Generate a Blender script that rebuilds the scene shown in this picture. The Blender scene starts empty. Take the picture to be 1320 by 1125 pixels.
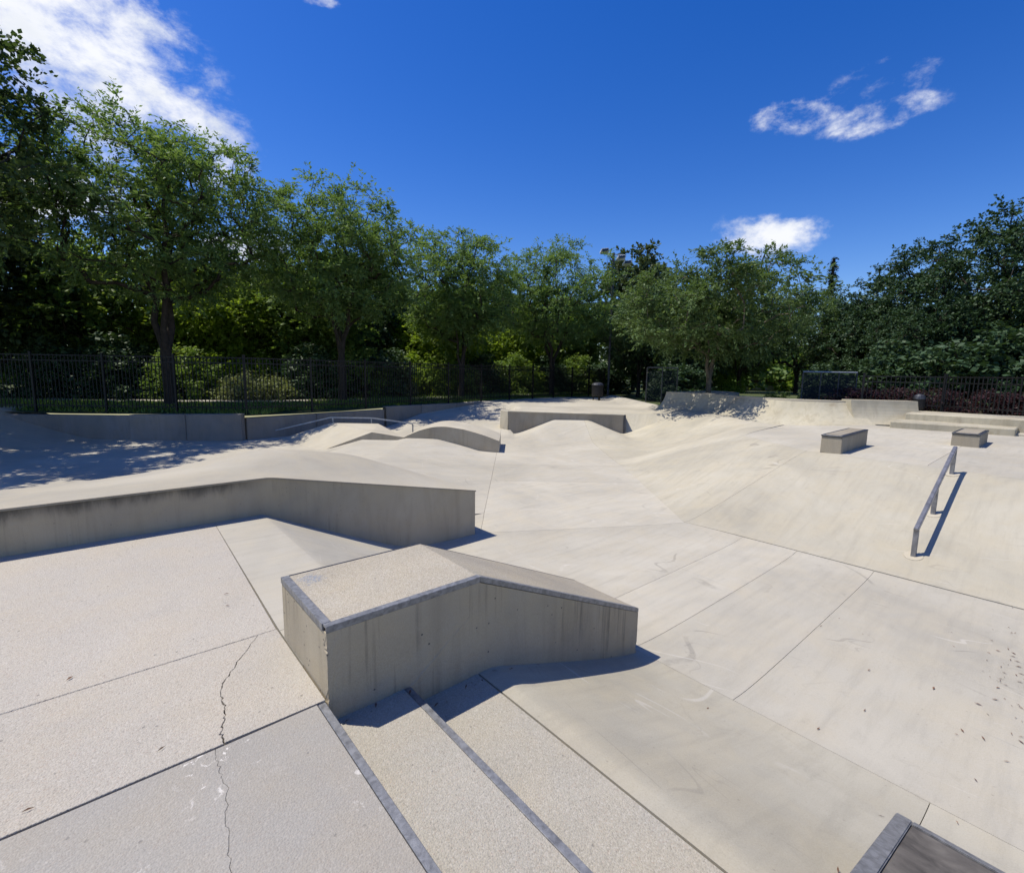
import bpy, bmesh, math, random
import numpy as np
from mathutils import Vector, Matrix

# ------------------------------------------------------------------ camera, sky, sun
scene = bpy.context.scene
COL = scene.collection
YAW = math.radians(40.7); PITCH = math.atan((562.5 - 481.0) / 620.0); ROLL = math.radians(0.9)
CAMZ = 1.62
SY, CY_ = math.sin(YAW), math.cos(YAW)
fwd = Vector((SY * math.cos(PITCH), CY_ * math.cos(PITCH), -math.sin(PITCH)))
r0 = Vector((CY_, -SY, 0)); u0 = r0.cross(fwd)
rgt = r0 * math.cos(ROLL) + u0 * math.sin(ROLL)
upv = u0 * math.cos(ROLL) - r0 * math.sin(ROLL)
cam_data = bpy.data.cameras.new('camera'); cam = bpy.data.objects.new('camera', cam_data); COL.objects.link(cam)
cam_data.sensor_fit = 'HORIZONTAL'; cam_data.sensor_width = 36; cam_data.lens = 36 * 620 / 1320.0
cam_data.clip_start = 0.05; cam_data.clip_end = 3000
M = Matrix((rgt, upv, -fwd)).transposed().to_4x4(); M.translation = Vector((0, 0, CAMZ))
cam.matrix_world = M
scene.camera = cam

SUN_EL = math.radians(64); SUN_AZ = math.radians(134)        # azimuth counted from +x towards +y
sun_dir = Vector((math.cos(SUN_EL) * math.cos(SUN_AZ), math.cos(SUN_EL) * math.sin(SUN_AZ), math.sin(SUN_EL)))
sl = bpy.data.lights.new('sun', 'SUN'); sl.energy = 5.0; sl.angle = math.radians(0.53); sl.color = (1.0, 0.935, 0.825)
so = bpy.data.objects.new('sun', sl); COL.objects.link(so)
so.rotation_euler = sun_dir.to_track_quat('Z', 'Y').to_euler(); so.location = (0, 0, 60)

scene.view_settings.view_transform = 'Standard'; scene.view_settings.look = 'None'
scene.view_settings.gamma = 1.0; scene.view_settings.use_curve_mapping = False
scene.view_settings.exposure = 0.07
scene.render.engine = 'CYCLES'
scene.cycles.max_bounces = 4; scene.cycles.diffuse_bounces = 3; scene.cycles.glossy_bounces = 2; scene.cycles.transmission_bounces = 3
scene.cycles.use_adaptive_sampling = True; scene.cycles.adaptive_threshold = .02
scene.cycles.use_denoising = True

world = bpy.data.worlds.new('World'); scene.world = world; world.use_nodes = True
def build_world():
    nt = world.node_tree; nt.nodes.clear(); N = nt.nodes.new; Lk = nt.links.new
    out = N('ShaderNodeOutputWorld')
    sky = N('ShaderNodeTexSky'); sky.sky_type = 'NISHITA'; sky.sun_disc = False
    sky.sun_elevation = SUN_EL; sky.sun_rotation = math.radians(90) - SUN_AZ
    sky.altitude = 200; sky.air_density = 1.0; sky.dust_density = 0.3; sky.ozone_density = 3.0
    hs = N('ShaderNodeHueSaturation'); hs.inputs['Saturation'].default_value = 1.40; hs.inputs['Hue'].default_value = 0.519
    hs.inputs['Value'].default_value = 1.42
    Lk(sky.outputs[0], hs.inputs['Color'])
    bg = N('ShaderNodeBackground'); bg.inputs[1].default_value = 0.100; Lk(hs.outputs[0], bg.inputs[0])
    tc = N('ShaderNodeTexCoord')
    def math_(op, a, b=None, c=None):
        n = N('ShaderNodeMath'); n.operation = op
        for i, q in enumerate((a, b, c)):
            if q is None: continue
            if isinstance(q, (int, float)): n.inputs[i].default_value = q
            else: Lk(q, n.inputs[i])
        return n.outputs[0]
    def dot(v):
        n = N('ShaderNodeVectorMath'); n.operation = 'DOT_PRODUCT'; n.inputs[1].default_value = v
        Lk(tc.outputs['Generated'], n.inputs[0]); return n.outputs['Value']
    # each cloud: direction, half-width, half-height (tangent units), turn in degrees, density
    clouds = [((-0.05, .8900, .47), .36, .145, -34, 1.0), ((.0859, .9084, .4092), .20, .062, -38, .95),
              ((.15, .92, .362), .07, .022, -30, .6),
              ((.2886, .7898, .5413), .035, .012, 0, .45), ((.8510, .3345, .4040), .082, .030, -8, .42),
              ((.8957, .2305, .3803), .080, .026, 3, .30), ((.883, .2403, .4085), .08, .040, 14, .06),
              ((.8960, .3720, .238), .112, .045, -4, 1.0),
              ((.2145, .9552, .2039), .10, .04, 10, .6), ((-.05, .96, .24), .18, .06, 10, .7),
              ((-.75, .55, .5), .5, .2, -15, 1.0), ((-.5, -.8, .45), .5, .2, -20, 1.0), ((.5, -.8, .4), .4, .16, 10, 1.0)]  # unseen clouds outside the view, enlarged to whiten the blue ambient light
    field = None
    for d, w, h, rot, dens in clouds:
        c = Vector(d).normalized(); t1 = c.cross(Vector((0, 0, 1))).normalized(); t2 = t1.cross(c)
        cr, sr = math.cos(math.radians(rot)), math.sin(math.radians(rot))
        e1 = t1 * cr + t2 * sr; e2 = t2 * cr - t1 * sr
        dc = math_('MAXIMUM', dot(c), 0.02)
        a = math_('DIVIDE', dot(e1 / w), dc); b = math_('DIVIDE', dot(e2 / h), dc)
        r = math_('SQRT', math_('ADD', math_('MULTIPLY', a, a), math_('MULTIPLY', b, b)))
        f = math_('MULTIPLY', math_('SUBTRACT', 1.0, r), 1.0)
        f = math_('MINIMUM', f, dens)
        field = f if field is None else math_('MAXIMUM', field, f)
    sep = N('ShaderNodeSeparateXYZ'); Lk(tc.outputs['Generated'], sep.inputs[0])
    cmb = N('ShaderNodeCombineXYZ')
    Lk(math_('MULTIPLY', sep.outputs[0], 1.0), cmb.inputs[0]); Lk(math_('MULTIPLY', sep.outputs[1], 1.0), cmb.inputs[1]); Lk(math_('MULTIPLY', sep.outputs[2], 1.7), cmb.inputs[2])
    def noise(scale, detail, rough, dist=0.0):
        n = N('ShaderNodeTexNoise'); n.inputs['Scale'].default_value = scale; n.inputs['Detail'].default_value = detail
        n.inputs['Roughness'].default_value = rough; n.inputs['Distortion'].default_value = dist
        Lk(cmb.outputs[0], n.inputs['Vector']); return n.outputs['Fac']
    n1 = noise(13.0, 8, .66, .1); n2 = noise(7.0, 3, .5, .1)
    s = math_('ADD', field, math_('MULTIPLY', math_('SUBTRACT', n1, .5), 2.2))
    s = math_('ADD', s, math_('MULTIPLY', math_('SUBTRACT', n2, .5), .5))
    mr = N('ShaderNodeMapRange'); mr.interpolation_type = 'SMOOTHSTEP'
    mr.inputs['From Min'].default_value = 0.08; mr.inputs['From Max'].default_value = 0.95; Lk(s, mr.inputs['Value'])
    # clouds thin out where the field itself is negative
    edge = N('ShaderNodeMapRange'); edge.interpolation_type = 'SMOOTHSTEP'; edge.inputs['From Min'].default_value = -0.25
    edge.inputs['From Max'].default_value = 0.25; Lk(field, edge.inputs['Value'])
    mask = math_('MULTIPLY', mr.outputs[0], edge.outputs[0])
    ramp = N('ShaderNodeMix'); ramp.data_type = 'RGBA'
    ramp.inputs['A'].default_value = (.93, .95, 1, 1); ramp.inputs['B'].default_value = (.64, .70, .80, 1)
    sh = N('ShaderNodeMapRange'); sh.inputs['From Min'].default_value = .5; sh.inputs['From Max'].default_value = .78
    Lk(n2, sh.inputs['Value']); Lk(sh.outputs[0], ramp.inputs['Factor'])
    cb = N('ShaderNodeBackground'); cb.inputs[1].default_value = 0.98; Lk(ramp.outputs['Result'], cb.inputs[0])
    mx = N('ShaderNodeMixShader'); Lk(mask, mx.inputs[0]); Lk(bg.outputs[0], mx.inputs[1]); Lk(cb.outputs[0], mx.inputs[2])
    Lk(mx.outputs[0], out.inputs[0])
build_world()
world.cycles.sampling_method = 'MANUAL'; world.cycles.sample_map_resolution = 512

# ------------------------------------------------------------------ helpers
def W(u, v, z=0.0):            # second grid of the park, turned about 41 degrees: u to the right, v away
    return Vector((CY_ * u + SY * v, -SY * u + CY_ * v, z))
def UV(x, y):
    return CY_ * x - SY * y, SY * x + CY_ * y
def tag(o, label=None, cat=None, group=None, kind=None):
    if label: o['label'] = label
    if cat: o['category'] = cat
    if group: o['group'] = group
    if kind: o['kind'] = kind
    return o
def link(name, me, mat=None, parent=None):
    o = bpy.data.objects.new(name, me); COL.objects.link(o)
    if mat is not None and me is not None:
        if len(me.materials) == 0: me.materials.append(mat)
    if parent: o.parent = parent
    return o
def empty(name, loc=(0, 0, 0), rz=0.0):
    o = bpy.data.objects.new(name, None); COL.objects.link(o); o.location = loc; o.rotation_euler = (0, 0, rz)
    o.empty_display_size = .2
    return o
def bm_obj(name, bm, mat, parent=None, smooth=False):
    me = bpy.data.meshes.new(name); bm.normal_update(); bm.to_mesh(me); bm.free()
    if smooth:
        for p in me.polygons: p.use_smooth = True
    return link(name, me, mat, parent)
def np_mesh(name, verts, quads):
    me = bpy.data.meshes.new(name); nv, nq = len(verts), len(quads)
    k = quads.shape[1]
    me.vertices.add(nv); me.vertices.foreach_set('co', np.asarray(verts, np.float32).ravel())
    me.loops.add(nq * k); me.loops.foreach_set('vertex_index', np.asarray(quads, np.int32).ravel())
    me.polygons.add(nq); me.polygons.foreach_set('loop_start', np.arange(0, nq * k, k, dtype=np.int32))
    me.update(calc_edges=True); me.validate()
    return me
def prism(bm, poly, d):
    """poly: list of 3D points of one face (ordered), extruded by vector d"""
    a = [bm.verts.new(p) for p in poly]; b = [bm.verts.new(Vector(p) + Vector(d)) for p in poly]
    n = len(poly)
    bm.faces.new(a); bm.faces.new(b[::-1])
    for i in range(n):
        bm.faces.new((a[i], b[i], b[(i + 1) % n], a[(i + 1) % n]))
    bmesh.ops.recalc_face_normals(bm, faces=bm.faces)
def box(bm, x0, x1, y0, y1, z0, z1):
    prism(bm, [(x0, y0, z0), (x1, y0, z0), (x1, y1, z0), (x0, y1, z0)], (0, 0, z1 - z0))
def bevel(bm, w=.01, seg=2, ang=30):
    es = [e for e in bm.edges if len(e.link_faces) == 2 and e.calc_face_angle(0) > math.radians(ang)]
    bmesh.ops.bevel(bm, geom=es, offset=w, segments=seg, affect='EDGES', clamp_overlap=True)
def bar(bm, p, q, w, h=None, up=(0, 0, 1), sides=None):
    """square bar or tube from p to q"""
    p, q = Vector(p), Vector(q); h = h or w; d = (q - p).normalized()
    s = d.cross(Vector(up))
    if s.length < 1e-4: s = d.cross(Vector((1, 0, 0)))
    s.normalize(); t = s.cross(d)
    if sides:
        offs = [(s * math.cos(k * 2 * math.pi / sides) + t * math.sin(k * 2 * math.pi / sides)) * w for k in range(sides)]
    else:
        offs = [s * w / 2 + t * h / 2, -s * w / 2 + t * h / 2, -s * w / 2 - t * h / 2, s * w / 2 - t * h / 2]
    prism(bm, [p + o for o in offs], q - p)

# ------------------------------------------------------------------ materials
MATS = {}
def new_mat(name):
    m = bpy.data.materials.new(name); m.use_nodes = True; nt = m.node_tree; nt.nodes.clear()
    out = nt.nodes.new('ShaderNodeOutputMaterial'); b = nt.nodes.new('ShaderNodeBsdfPrincipled')
    nt.links.new(b.outputs[0], out.inputs[0]); MATS[name] = m
    return m, nt, b, out
class G:
    def __init__(s, nt): s.nt = nt
    def n(s, t): return s.nt.nodes.new(t)
    def l(s, a, b): s.nt.links.new(a, b)
    def math(s, op, a, b=None, c=None, clamp=False):
        n = s.n('ShaderNodeMath'); n.operation = op; n.use_clamp = clamp
        for i, q in enumerate((a, b, c)):
            if q is None: continue
            if isinstance(q, (int, float)): n.inputs[i].default_value = q
            else: s.l(q, n.inputs[i])
        return n.outputs[0]
    def coord(s, scale=(1, 1, 1), rot=0.0, kind='Object'):
        tc = s.n('ShaderNodeTexCoord'); mp = s.n('ShaderNodeMapping')
        mp.inputs['Scale'].default_value = scale; mp.inputs['Rotation'].default_value = (0, 0, rot)
        s.l(tc.outputs[kind], mp.inputs[0]); return mp.outputs[0]
    def noise(s, vec, scale, detail=4, rough=.55, dist=0.0):
        n = s.n('ShaderNodeTexNoise'); n.inputs['Scale'].default_value = scale; n.inputs['Detail'].default_value = detail
        n.inputs['Roughness'].default_value = rough; n.inputs['Distortion'].default_value = dist
        s.l(vec, n.inputs['Vector']); return n.outputs['Fac']
    def rng(s, v, a, b, c=0.0, d=1.0, smooth=False):
        n = s.n('ShaderNodeMapRange'); n.inputs['From Min'].default_value = a; n.inputs['From Max'].default_value = b
        n.inputs['To Min'].default_value = c; n.inputs['To Max'].default_value = d
        if smooth: n.interpolation_type = 'SMOOTHSTEP'
        s.l(v, n.inputs['Value']); return n.outputs[0]
    def mix(s, f, a, b, mode='MIX'):
        n = s.n('ShaderNodeMix'); n.data_type = 'RGBA'; n.blend_type = mode
        if isinstance(f, (int, float)): n.inputs['Factor'].default_value = f
        else: s.l(f, n.inputs['Factor'])
        for k, q in (('A', a), ('B', b)):
            if isinstance(q, tuple): n.inputs[k].default_value = q if len(q) == 4 else (*q, 1)
            else: s.l(q, n.inputs[k])
        return n.outputs['Result']
    def bump(s, h, strength, dist=.01, prev=None):
        n = s.n('ShaderNodeBump'); n.inputs['Strength'].default_value = strength; n.inputs['Distance'].default_value = dist
        s.l(h, n.inputs['Height'])
        if prev is not None: s.l(prev, n.inputs['Normal'])
        return n.outputs[0]

def concrete(name, base, warm=(.02, .0, -.03), grain=.25, agg=0.0, mottle=.16, streak=0.0, stain=0.0, pits=.3, rough=.88,
             sweep=0.0, sweep_rot=0.0, bump=.25, chips=0.0, leak=0.0, lip=None, paint=None):
    m, nt, b, out = new_mat(name); g = G(nt)
    P = g.coord()
    base = tuple(base)
    big = g.noise(P, .38, 5, .6, .6); mid = g.noise(P, 2.3, 6, .62, .4); fine = g.noise(P, 150, 3, .7); fine2 = g.noise(P, 60, 4, .7)
    dark = tuple(c * (1 - mottle * 1.5) for c in base); lite = tuple(min(1, c * (1 + mottle)) for c in base)
    c = g.mix(g.rng(big, .32, .68), dark, lite)
    w2 = tuple(max(0, c_ + d_) for c_, d_ in zip(base, warm))
    c = g.mix(g.rng(mid, .42, .72, 0, .65), c, w2)
    # blotches, a few shades darker, with their own shapes
    bl = g.rng(g.noise(P, 1.1, 7, .66, 1.2), .55, .75, 0, .30, True)
    c = g.mix(bl, c, tuple(q * .70 for q in base))
    if sweep:      # trowel / wheel sweeps
        S = g.coord((1.0, 9.0, 1.0), sweep_rot)
        sw = g.noise(S, 1.2, 6, .62, .3)
        c = g.mix(g.rng(sw, .50, .74, 0, sweep), c, tuple(q * .72 for q in base))
        c = g.mix(g.rng(sw, .44, .24, 0, sweep * .7), c, tuple(min(1, q * 1.14) for q in base))
    if sweep:      # wheel marks and scrapes: thin wandering lines
        for sc_, rot_, lo, col_, amt in ((.55, .5, .0032, (.12, .115, .105, 1), .30), (.8, 1.9, .0030, (.62, .59, .53, 1), .34), (1.7, -.6, .005, (.15, .14, .125, 1), .20)):
            S = g.coord((1.0, .35, 1.0), sweep_rot + rot_); ln = g.noise(S, sc_, 2, .45, .8)
            th = g.rng(g.math('ABSOLUTE', g.math('SUBTRACT', ln, .5)), lo * .4, lo, amt, 0, True)
            c = g.mix(g.math('MULTIPLY', th, g.rng(g.noise(P, 1.7, 4, .6), .48, .62, 0, 1, True)), c, col_)
        gr = g.rng(g.noise(P, 5.5, 6, .72, .6), .57, .72, 0, .22, True)
        c = g.mix(gr, c, tuple(q * .62 for q in base))
    if streak:     # dirt washed down vertical faces
        S = g.coord((3.0, 3.0, .5)); st = g.noise(S, 1.3, 6, .66, .9)
        c = g.mix(g.rng(st, .47, .70, 0, streak), c, (base[0] * .42, base[1] * .41, base[2] * .38, 1))
        c = g.mix(g.rng(g.noise(P, .9, 4, .55), .52, .70, 0, streak * .6), c, (base[0] * .62, base[1] * .55, base[2] * .44, 1))
    if stain:
        s2 = g.rng(g.noise(P, 1.6, 6, .66, .9), .54, .72, 0, stain, True)
        c = g.mix(s2, c, (.24, .185, .115, 1))
    if leak:       # dark runs that start at the top edge
        S = g.coord((15.0, 15.0, .45)); st = g.noise(S, 1.3, 5, .66, .25)
        lk = g.math('MULTIPLY', g.rng(st, .53, .72, 0, leak), g.rng(g.noise(P, 1.15, 3, .5), .47, .60, 0, 1, True))
        c = g.mix(lk, c, (.05, .046, .04, 1))
    if lip:        # grime just below the front lip, ragged, only along the level stretch
        tcn = g.n('ShaderNodeTexCoord'); sx = g.n('ShaderNodeSeparateXYZ'); g.l(tcn.outputs['Object'], sx.inputs[0])
        S = g.coord((3.0, 3.0, .6)); rag = g.math('MULTIPLY', g.math('SUBTRACT', g.noise(S, 1.6, 7, .7, .3), .5), .30)
        zf = g.rng(g.math('ADD', sx.outputs[2], rag), lip[0], lip[1], 0, .8, True)
        c = g.mix(g.math('MULTIPLY', zf, g.rng(sx.outputs[0], lip[2], lip[2] + .5, 1, .1, True)), c, (.035, .034, .032, 1))
    # grain
    c = g.mix(g.rng(fine, .30, .48, grain, 0), c, (.07, .066, .06, 1))
    c = g.mix(g.rng(fine, .54, .74, 0, grain * .9), c, (.66, .64, .60, 1))
    height = fine
    if agg:        # exposed pebbles
        vo = g.n('ShaderNodeTexVoronoi'); vo.inputs['Scale'].default_value = 135; g.l(P, vo.inputs['Vector'])
        sep = g.n('ShaderNodeSeparateColor'); g.l(vo.outputs['Color'], sep.inputs[0])
        c = g.mix(g.rng(sep.outputs[0], .72, 1.0, 0, agg), c, (.60, .56, .50, 1))
        c = g.mix(g.rng(sep.outputs[1], .80, 1.0, 0, agg), c, (.13, .115, .10, 1))
        c = g.mix(g.rng(sep.outputs[2], .80, 1.0, 0, agg * .7), c, (.40, .27, .20, 1))
        vd = g.rng(vo.outputs['Distance'], 0, .7, 1, 0)
        height = g.math('ADD', g.math('MULTIPLY', vd, .7), g.math('MULTIPLY', fine2, .8))
    if chips:      # pale scuffs where the surface has flaked
        ch = g.math('MULTIPLY', g.rng(g.noise(P, 16, 6, .7, .8), .58, .64, 0, chips, True), g.rng(g.noise(P, 1.3, 3, .5), .47, .60, 0, 1, True))
        c = g.mix(ch, c, (.68, .65, .60, 1))
    if pits:
        v2 = g.n('ShaderNodeTexVoronoi'); v2.inputs['Scale'].default_value = 21; g.l(P, v2.inputs['Vector'])
        sp = g.n('ShaderNodeSeparateColor'); g.l(v2.outputs['Color'], sp.inputs[0])
        pit = g.math('MULTIPLY', g.rng(v2.outputs['Distance'], .16, .08), g.math('GREATER_THAN', sp.outputs[0], .88))
        c = g.mix(g.math('MULTIPLY', pit, pits), c, (.09, .085, .08, 1))
        height = g.math('SUBTRACT', height, g.math('MULTIPLY', pit, 1.2))
    # each pour has its own shade
    oi = g.n('ShaderNodeObjectInfo'); tone = g.rng(oi.outputs['Random'], 0, 1, .92, 1.04)
    cmbn = g.n('ShaderNodeCombineColor')
    for k_ in range(3): g.l(tone, cmbn.inputs[k_])
    c = g.mix(1.0, c, cmbn.outputs[0], 'MULTIPLY')
    if paint:      # a smudge of blue paint
        tcp = g.n('ShaderNodeTexCoord'); vd_ = g.n('ShaderNodeVectorMath'); vd_.operation = 'DISTANCE'; vd_.inputs[1].default_value = paint
        g.l(tcp.outputs['Object'], vd_.inputs[0])
        pf = g.math('ADD', vd_.outputs['Value'], g.math('MULTIPLY', g.math('SUBTRACT', g.noise(P, 22, 5, .65), .5), .22))
        c = g.mix(g.math('MULTIPLY', g.rng(pf, .02, .10, .6, 0, True), g.rng(fine2, .40, .58)), c, (.12, .18, .28, 1))
    g.l(c, b.inputs['Base Color'])
    b.inputs['Roughness'].default_value = rough; b.inputs['Specular IOR Level'].default_value = .25
    nb = g.bump(mid, .10, .05)
    nb = g.bump(height, bump, .006, nb)
    g.l(nb, b.inputs['Normal'])
    return m

concrete('deck_concrete', (.412, .382, .326), grain=.28, agg=.26, mottle=.10, pits=.45, bump=.5)
concrete('deck_concrete_grey', (.326, .309, .274), grain=.20, agg=.12, mottle=.10, pits=.35, bump=.4, chips=.95)
concrete('tread_concrete', (.400, .376, .315), grain=.30, agg=.26, mottle=.10, pits=.4, bump=.5)
concrete('floor_concrete', (.430, .403, .335), grain=.16, mottle=.13, sweep=.42, sweep_rot=-.35, pits=.25, bump=.16)
concrete('channel_concrete', (.440, .412, .342), grain=.14, mottle=.13, sweep=.40, sweep_rot=.70, pits=.1, bump=.12)
concrete('bank_concrete', (.432, .402, .322), grain=.16, mottle=.14, sweep=.40, sweep_rot=-1.2, pits=.25, bump=.16)
concrete('ledge_concrete', (.405, .352, .258), grain=.18, mottle=.16, streak=.30, pits=1.0, bump=.32, leak=.75)
concrete('big_ledge_concrete', (.395, .344, .252), grain=.14, mottle=.16, streak=.22, pits=.4, bump=.2, leak=.30, lip=(.27, .42, .9))
concrete('ledge_top_concrete', (.40, .362, .285), paint=(.885, 2.84, .385), stain=.12, grain=.42, agg=.26, mottle=.18, pits=.4, bump=.4)
concrete('smooth_top_concrete', (.442, .408, .328), grain=.16, mottle=.16, pits=.2, bump=.15)
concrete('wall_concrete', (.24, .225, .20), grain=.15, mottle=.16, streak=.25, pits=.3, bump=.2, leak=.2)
concrete('ramp_concrete', (.455, .422, .328), grain=.14, mottle=.16, streak=.34, stain=.42, pits=.2, bump=.2)
concrete('box_concrete', (.325, .292, .230), grain=.25, mottle=.18, streak=.3, pits=.5, bump=.3)

def simple(name, col, rough=.6, metal=0.0, var=.2, scale=6.0, bump=0.0, spec=.4, col2=None):
    m, nt, b, out = new_mat(name); g = G(nt); P = g.coord()
    n = g.noise(P, scale, 5, .6, .4)
    c2 = col2 or tuple(max(0, c * (1 - var * 2)) for c in col)
    g.l(g.mix(g.rng(n, .35, .68), col, c2), b.inputs['Base Color'])
    b.inputs['Roughness'].default_value = rough; b.inputs['Metallic'].default_value = metal
    b.inputs['Specular IOR Level'].default_value = spec
    if bump: g.l(g.bump(g.noise(P, scale * 8, 4, .6), bump, .01), b.inputs['Normal'])
    return m
simple('subbase', (.15, .138, .118), .95, var=.2)
simple('steel_edge', (.27, .275, .28), .45, .35, .25, 30, .12, col2=(.14, .142, .145))
simple('dark_steel', (.10, .105, .12), .5, .7, .25, 12, .05)
simple('lamp_pole', (.09, .092, .095), .6, .3, .2, 9)
simple('rail_steel', (.30, .30, .31), .45, .6, .2, 9, .05, col2=(.18, .18, .185))
simple('galvanised', (.42, .44, .46), .5, .6, .15, 8)
simple('plate_dark', (.075, .066, .056), .6, .2, .2, 7, .1, col2=(.20, .18, .15))
simple('iron_black', (.010, .010, .011), .5, .2, .2, 10)
simple('blue_mesh', (.012, .020, .045), .85, 0, .2, 3)
simple('bin_black', (.012, .012, .013), .6, 0, .2, 6)
simple('bark_dark', (.055, .044, .034), .95, 0, .3, 7, .6)
simple('bark_pale', (.20, .17, .13), .95, 0, .3, 6, .5)
simple('lamp_white', (.75, .75, .74), .5, 0, .05, 4)
simple('building_pale', (.62, .60, .57), .85, 0, .06, 2)
simple('building_brown', (.12, .075, .05), .85, 0, .15, 3)
simple('window_glass', (.02, .025, .03), .1, 0, .1, 3, spec=.6)
simple('path_surface', (.42, .39, .34), .9, 0, .1, 5, .2)
simple('dead_leaf', (.20, .10, .055), .9, 0, .3, 30, col2=(.08, .05, .035))
simple('paper_white', (.75, .75, .72), .8, 0, .03, 8)
def ground_mat():
    m, nt, b, out = new_mat('lawn'); g = G(nt); P = g.coord()
    a = g.noise(P, .9, 6, .65, .5); f = g.noise(P, 30, 4, .7)
    c = g.mix(g.rng(a, .35, .65), (.045, .075, .018), (.10, .115, .035))
    c = g.mix(g.rng(f, .3, .7, 0, .6), c, (.03, .045, .012))
    c = g.mix(g.rng(g.noise(P, .5, 4, .6), .60, .72), c, (.22, .19, .12))
    g.l(c, b.inputs['Base Color']); b.inputs['Roughness'].default_value = .95
    g.l(g.bump(f, .8, .05), b.inputs['Normal'])
ground_mat()
def screen_mat():
    m, nt, b, out = new_mat('screen_mesh'); g = G(nt)
    b.inputs['Base Color'].default_value = (.010, .014, .026, 1); b.inputs['Roughness'].default_value = .9
    t = g.n('ShaderNodeBsdfTransparent'); mx = g.n('ShaderNodeMixShader'); mx.inputs[0].default_value = .55
    g.l(b.outputs[0], mx.inputs[1]); g.l(t.outputs[0], mx.inputs[2]); g.l(mx.outputs[0], out.inputs[0])
screen_mat()
def leaf_mat(name, c1, c2, c3, trans=.3, spec=.28, rough=.55):
    m, nt, b, out = new_mat(name); g = G(nt)
    geo = g.n('ShaderNodeNewGeometry'); P = g.coord()
    r = geo.outputs['Random Per Island']
    c = g.mix(g.rng(r, 0, 1), c1, c2)
    c = g.mix(g.rng(g.noise(P, .55, 3, .5), .42, .62, 0, .75, True), c, c3)
    g.l(c, b.inputs['Base Color']); b.inputs['Roughness'].default_value = rough; b.inputs['Specular IOR Level'].default_value = spec
    tr = g.n('ShaderNodeBsdfTranslucent')
    g.l(g.mix(1.0, c, (1.25, 1.2, .55), 'MULTIPLY'), tr.inputs[0])
    mx = g.n('ShaderNodeMixShader'); mx.inputs[0].default_value = trans
    g.l(b.outputs[0], mx.inputs[1]); g.l(tr.outputs[0], mx.inputs[2]); g.l(mx.outputs[0], out.inputs[0])
leaf_mat('leaf_locust', (.095, .178, .050), (.190, .285, .100), (.130, .215, .078), trans=.42)
leaf_mat('leaf_mid', (.070, .130, .040), (.140, .205, .080), (.095, .155, .060), trans=.34)
leaf_mat('leaf_dark', (.030, .066, .026), (.068, .116, .050), (.042, .084, .040), trans=.2)
leaf_mat('leaf_maple', (.042, .082, .026), (.090, .135, .045), (.065, .110, .042), trans=.28)
leaf_mat('leaf_bright', (.15, .25, .030), (.26, .36, .055), (.19, .29, .045), trans=.5)
leaf_mat('leaf_poplar', (.065, .10, .045), (.13, .16, .085), (.085, .12, .05), trans=.2)
leaf_mat('leaf_under', (.085, .160, .036), (.220, .310, .085), (.130, .215, .056), trans=.46)
leaf_mat('leaf_spruce', (.014, .030, .016), (.024, .045, .022), (.018, .036, .020), trans=.05)
leaf_mat('leaf_purple', (.032, .012, .015), (.062, .024, .026), (.030, .014, .016), trans=.15)
leaf_mat('leaf_pale', (.16, .20, .09), (.26, .29, .15), (.15, .19, .06), trans=.3)

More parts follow.
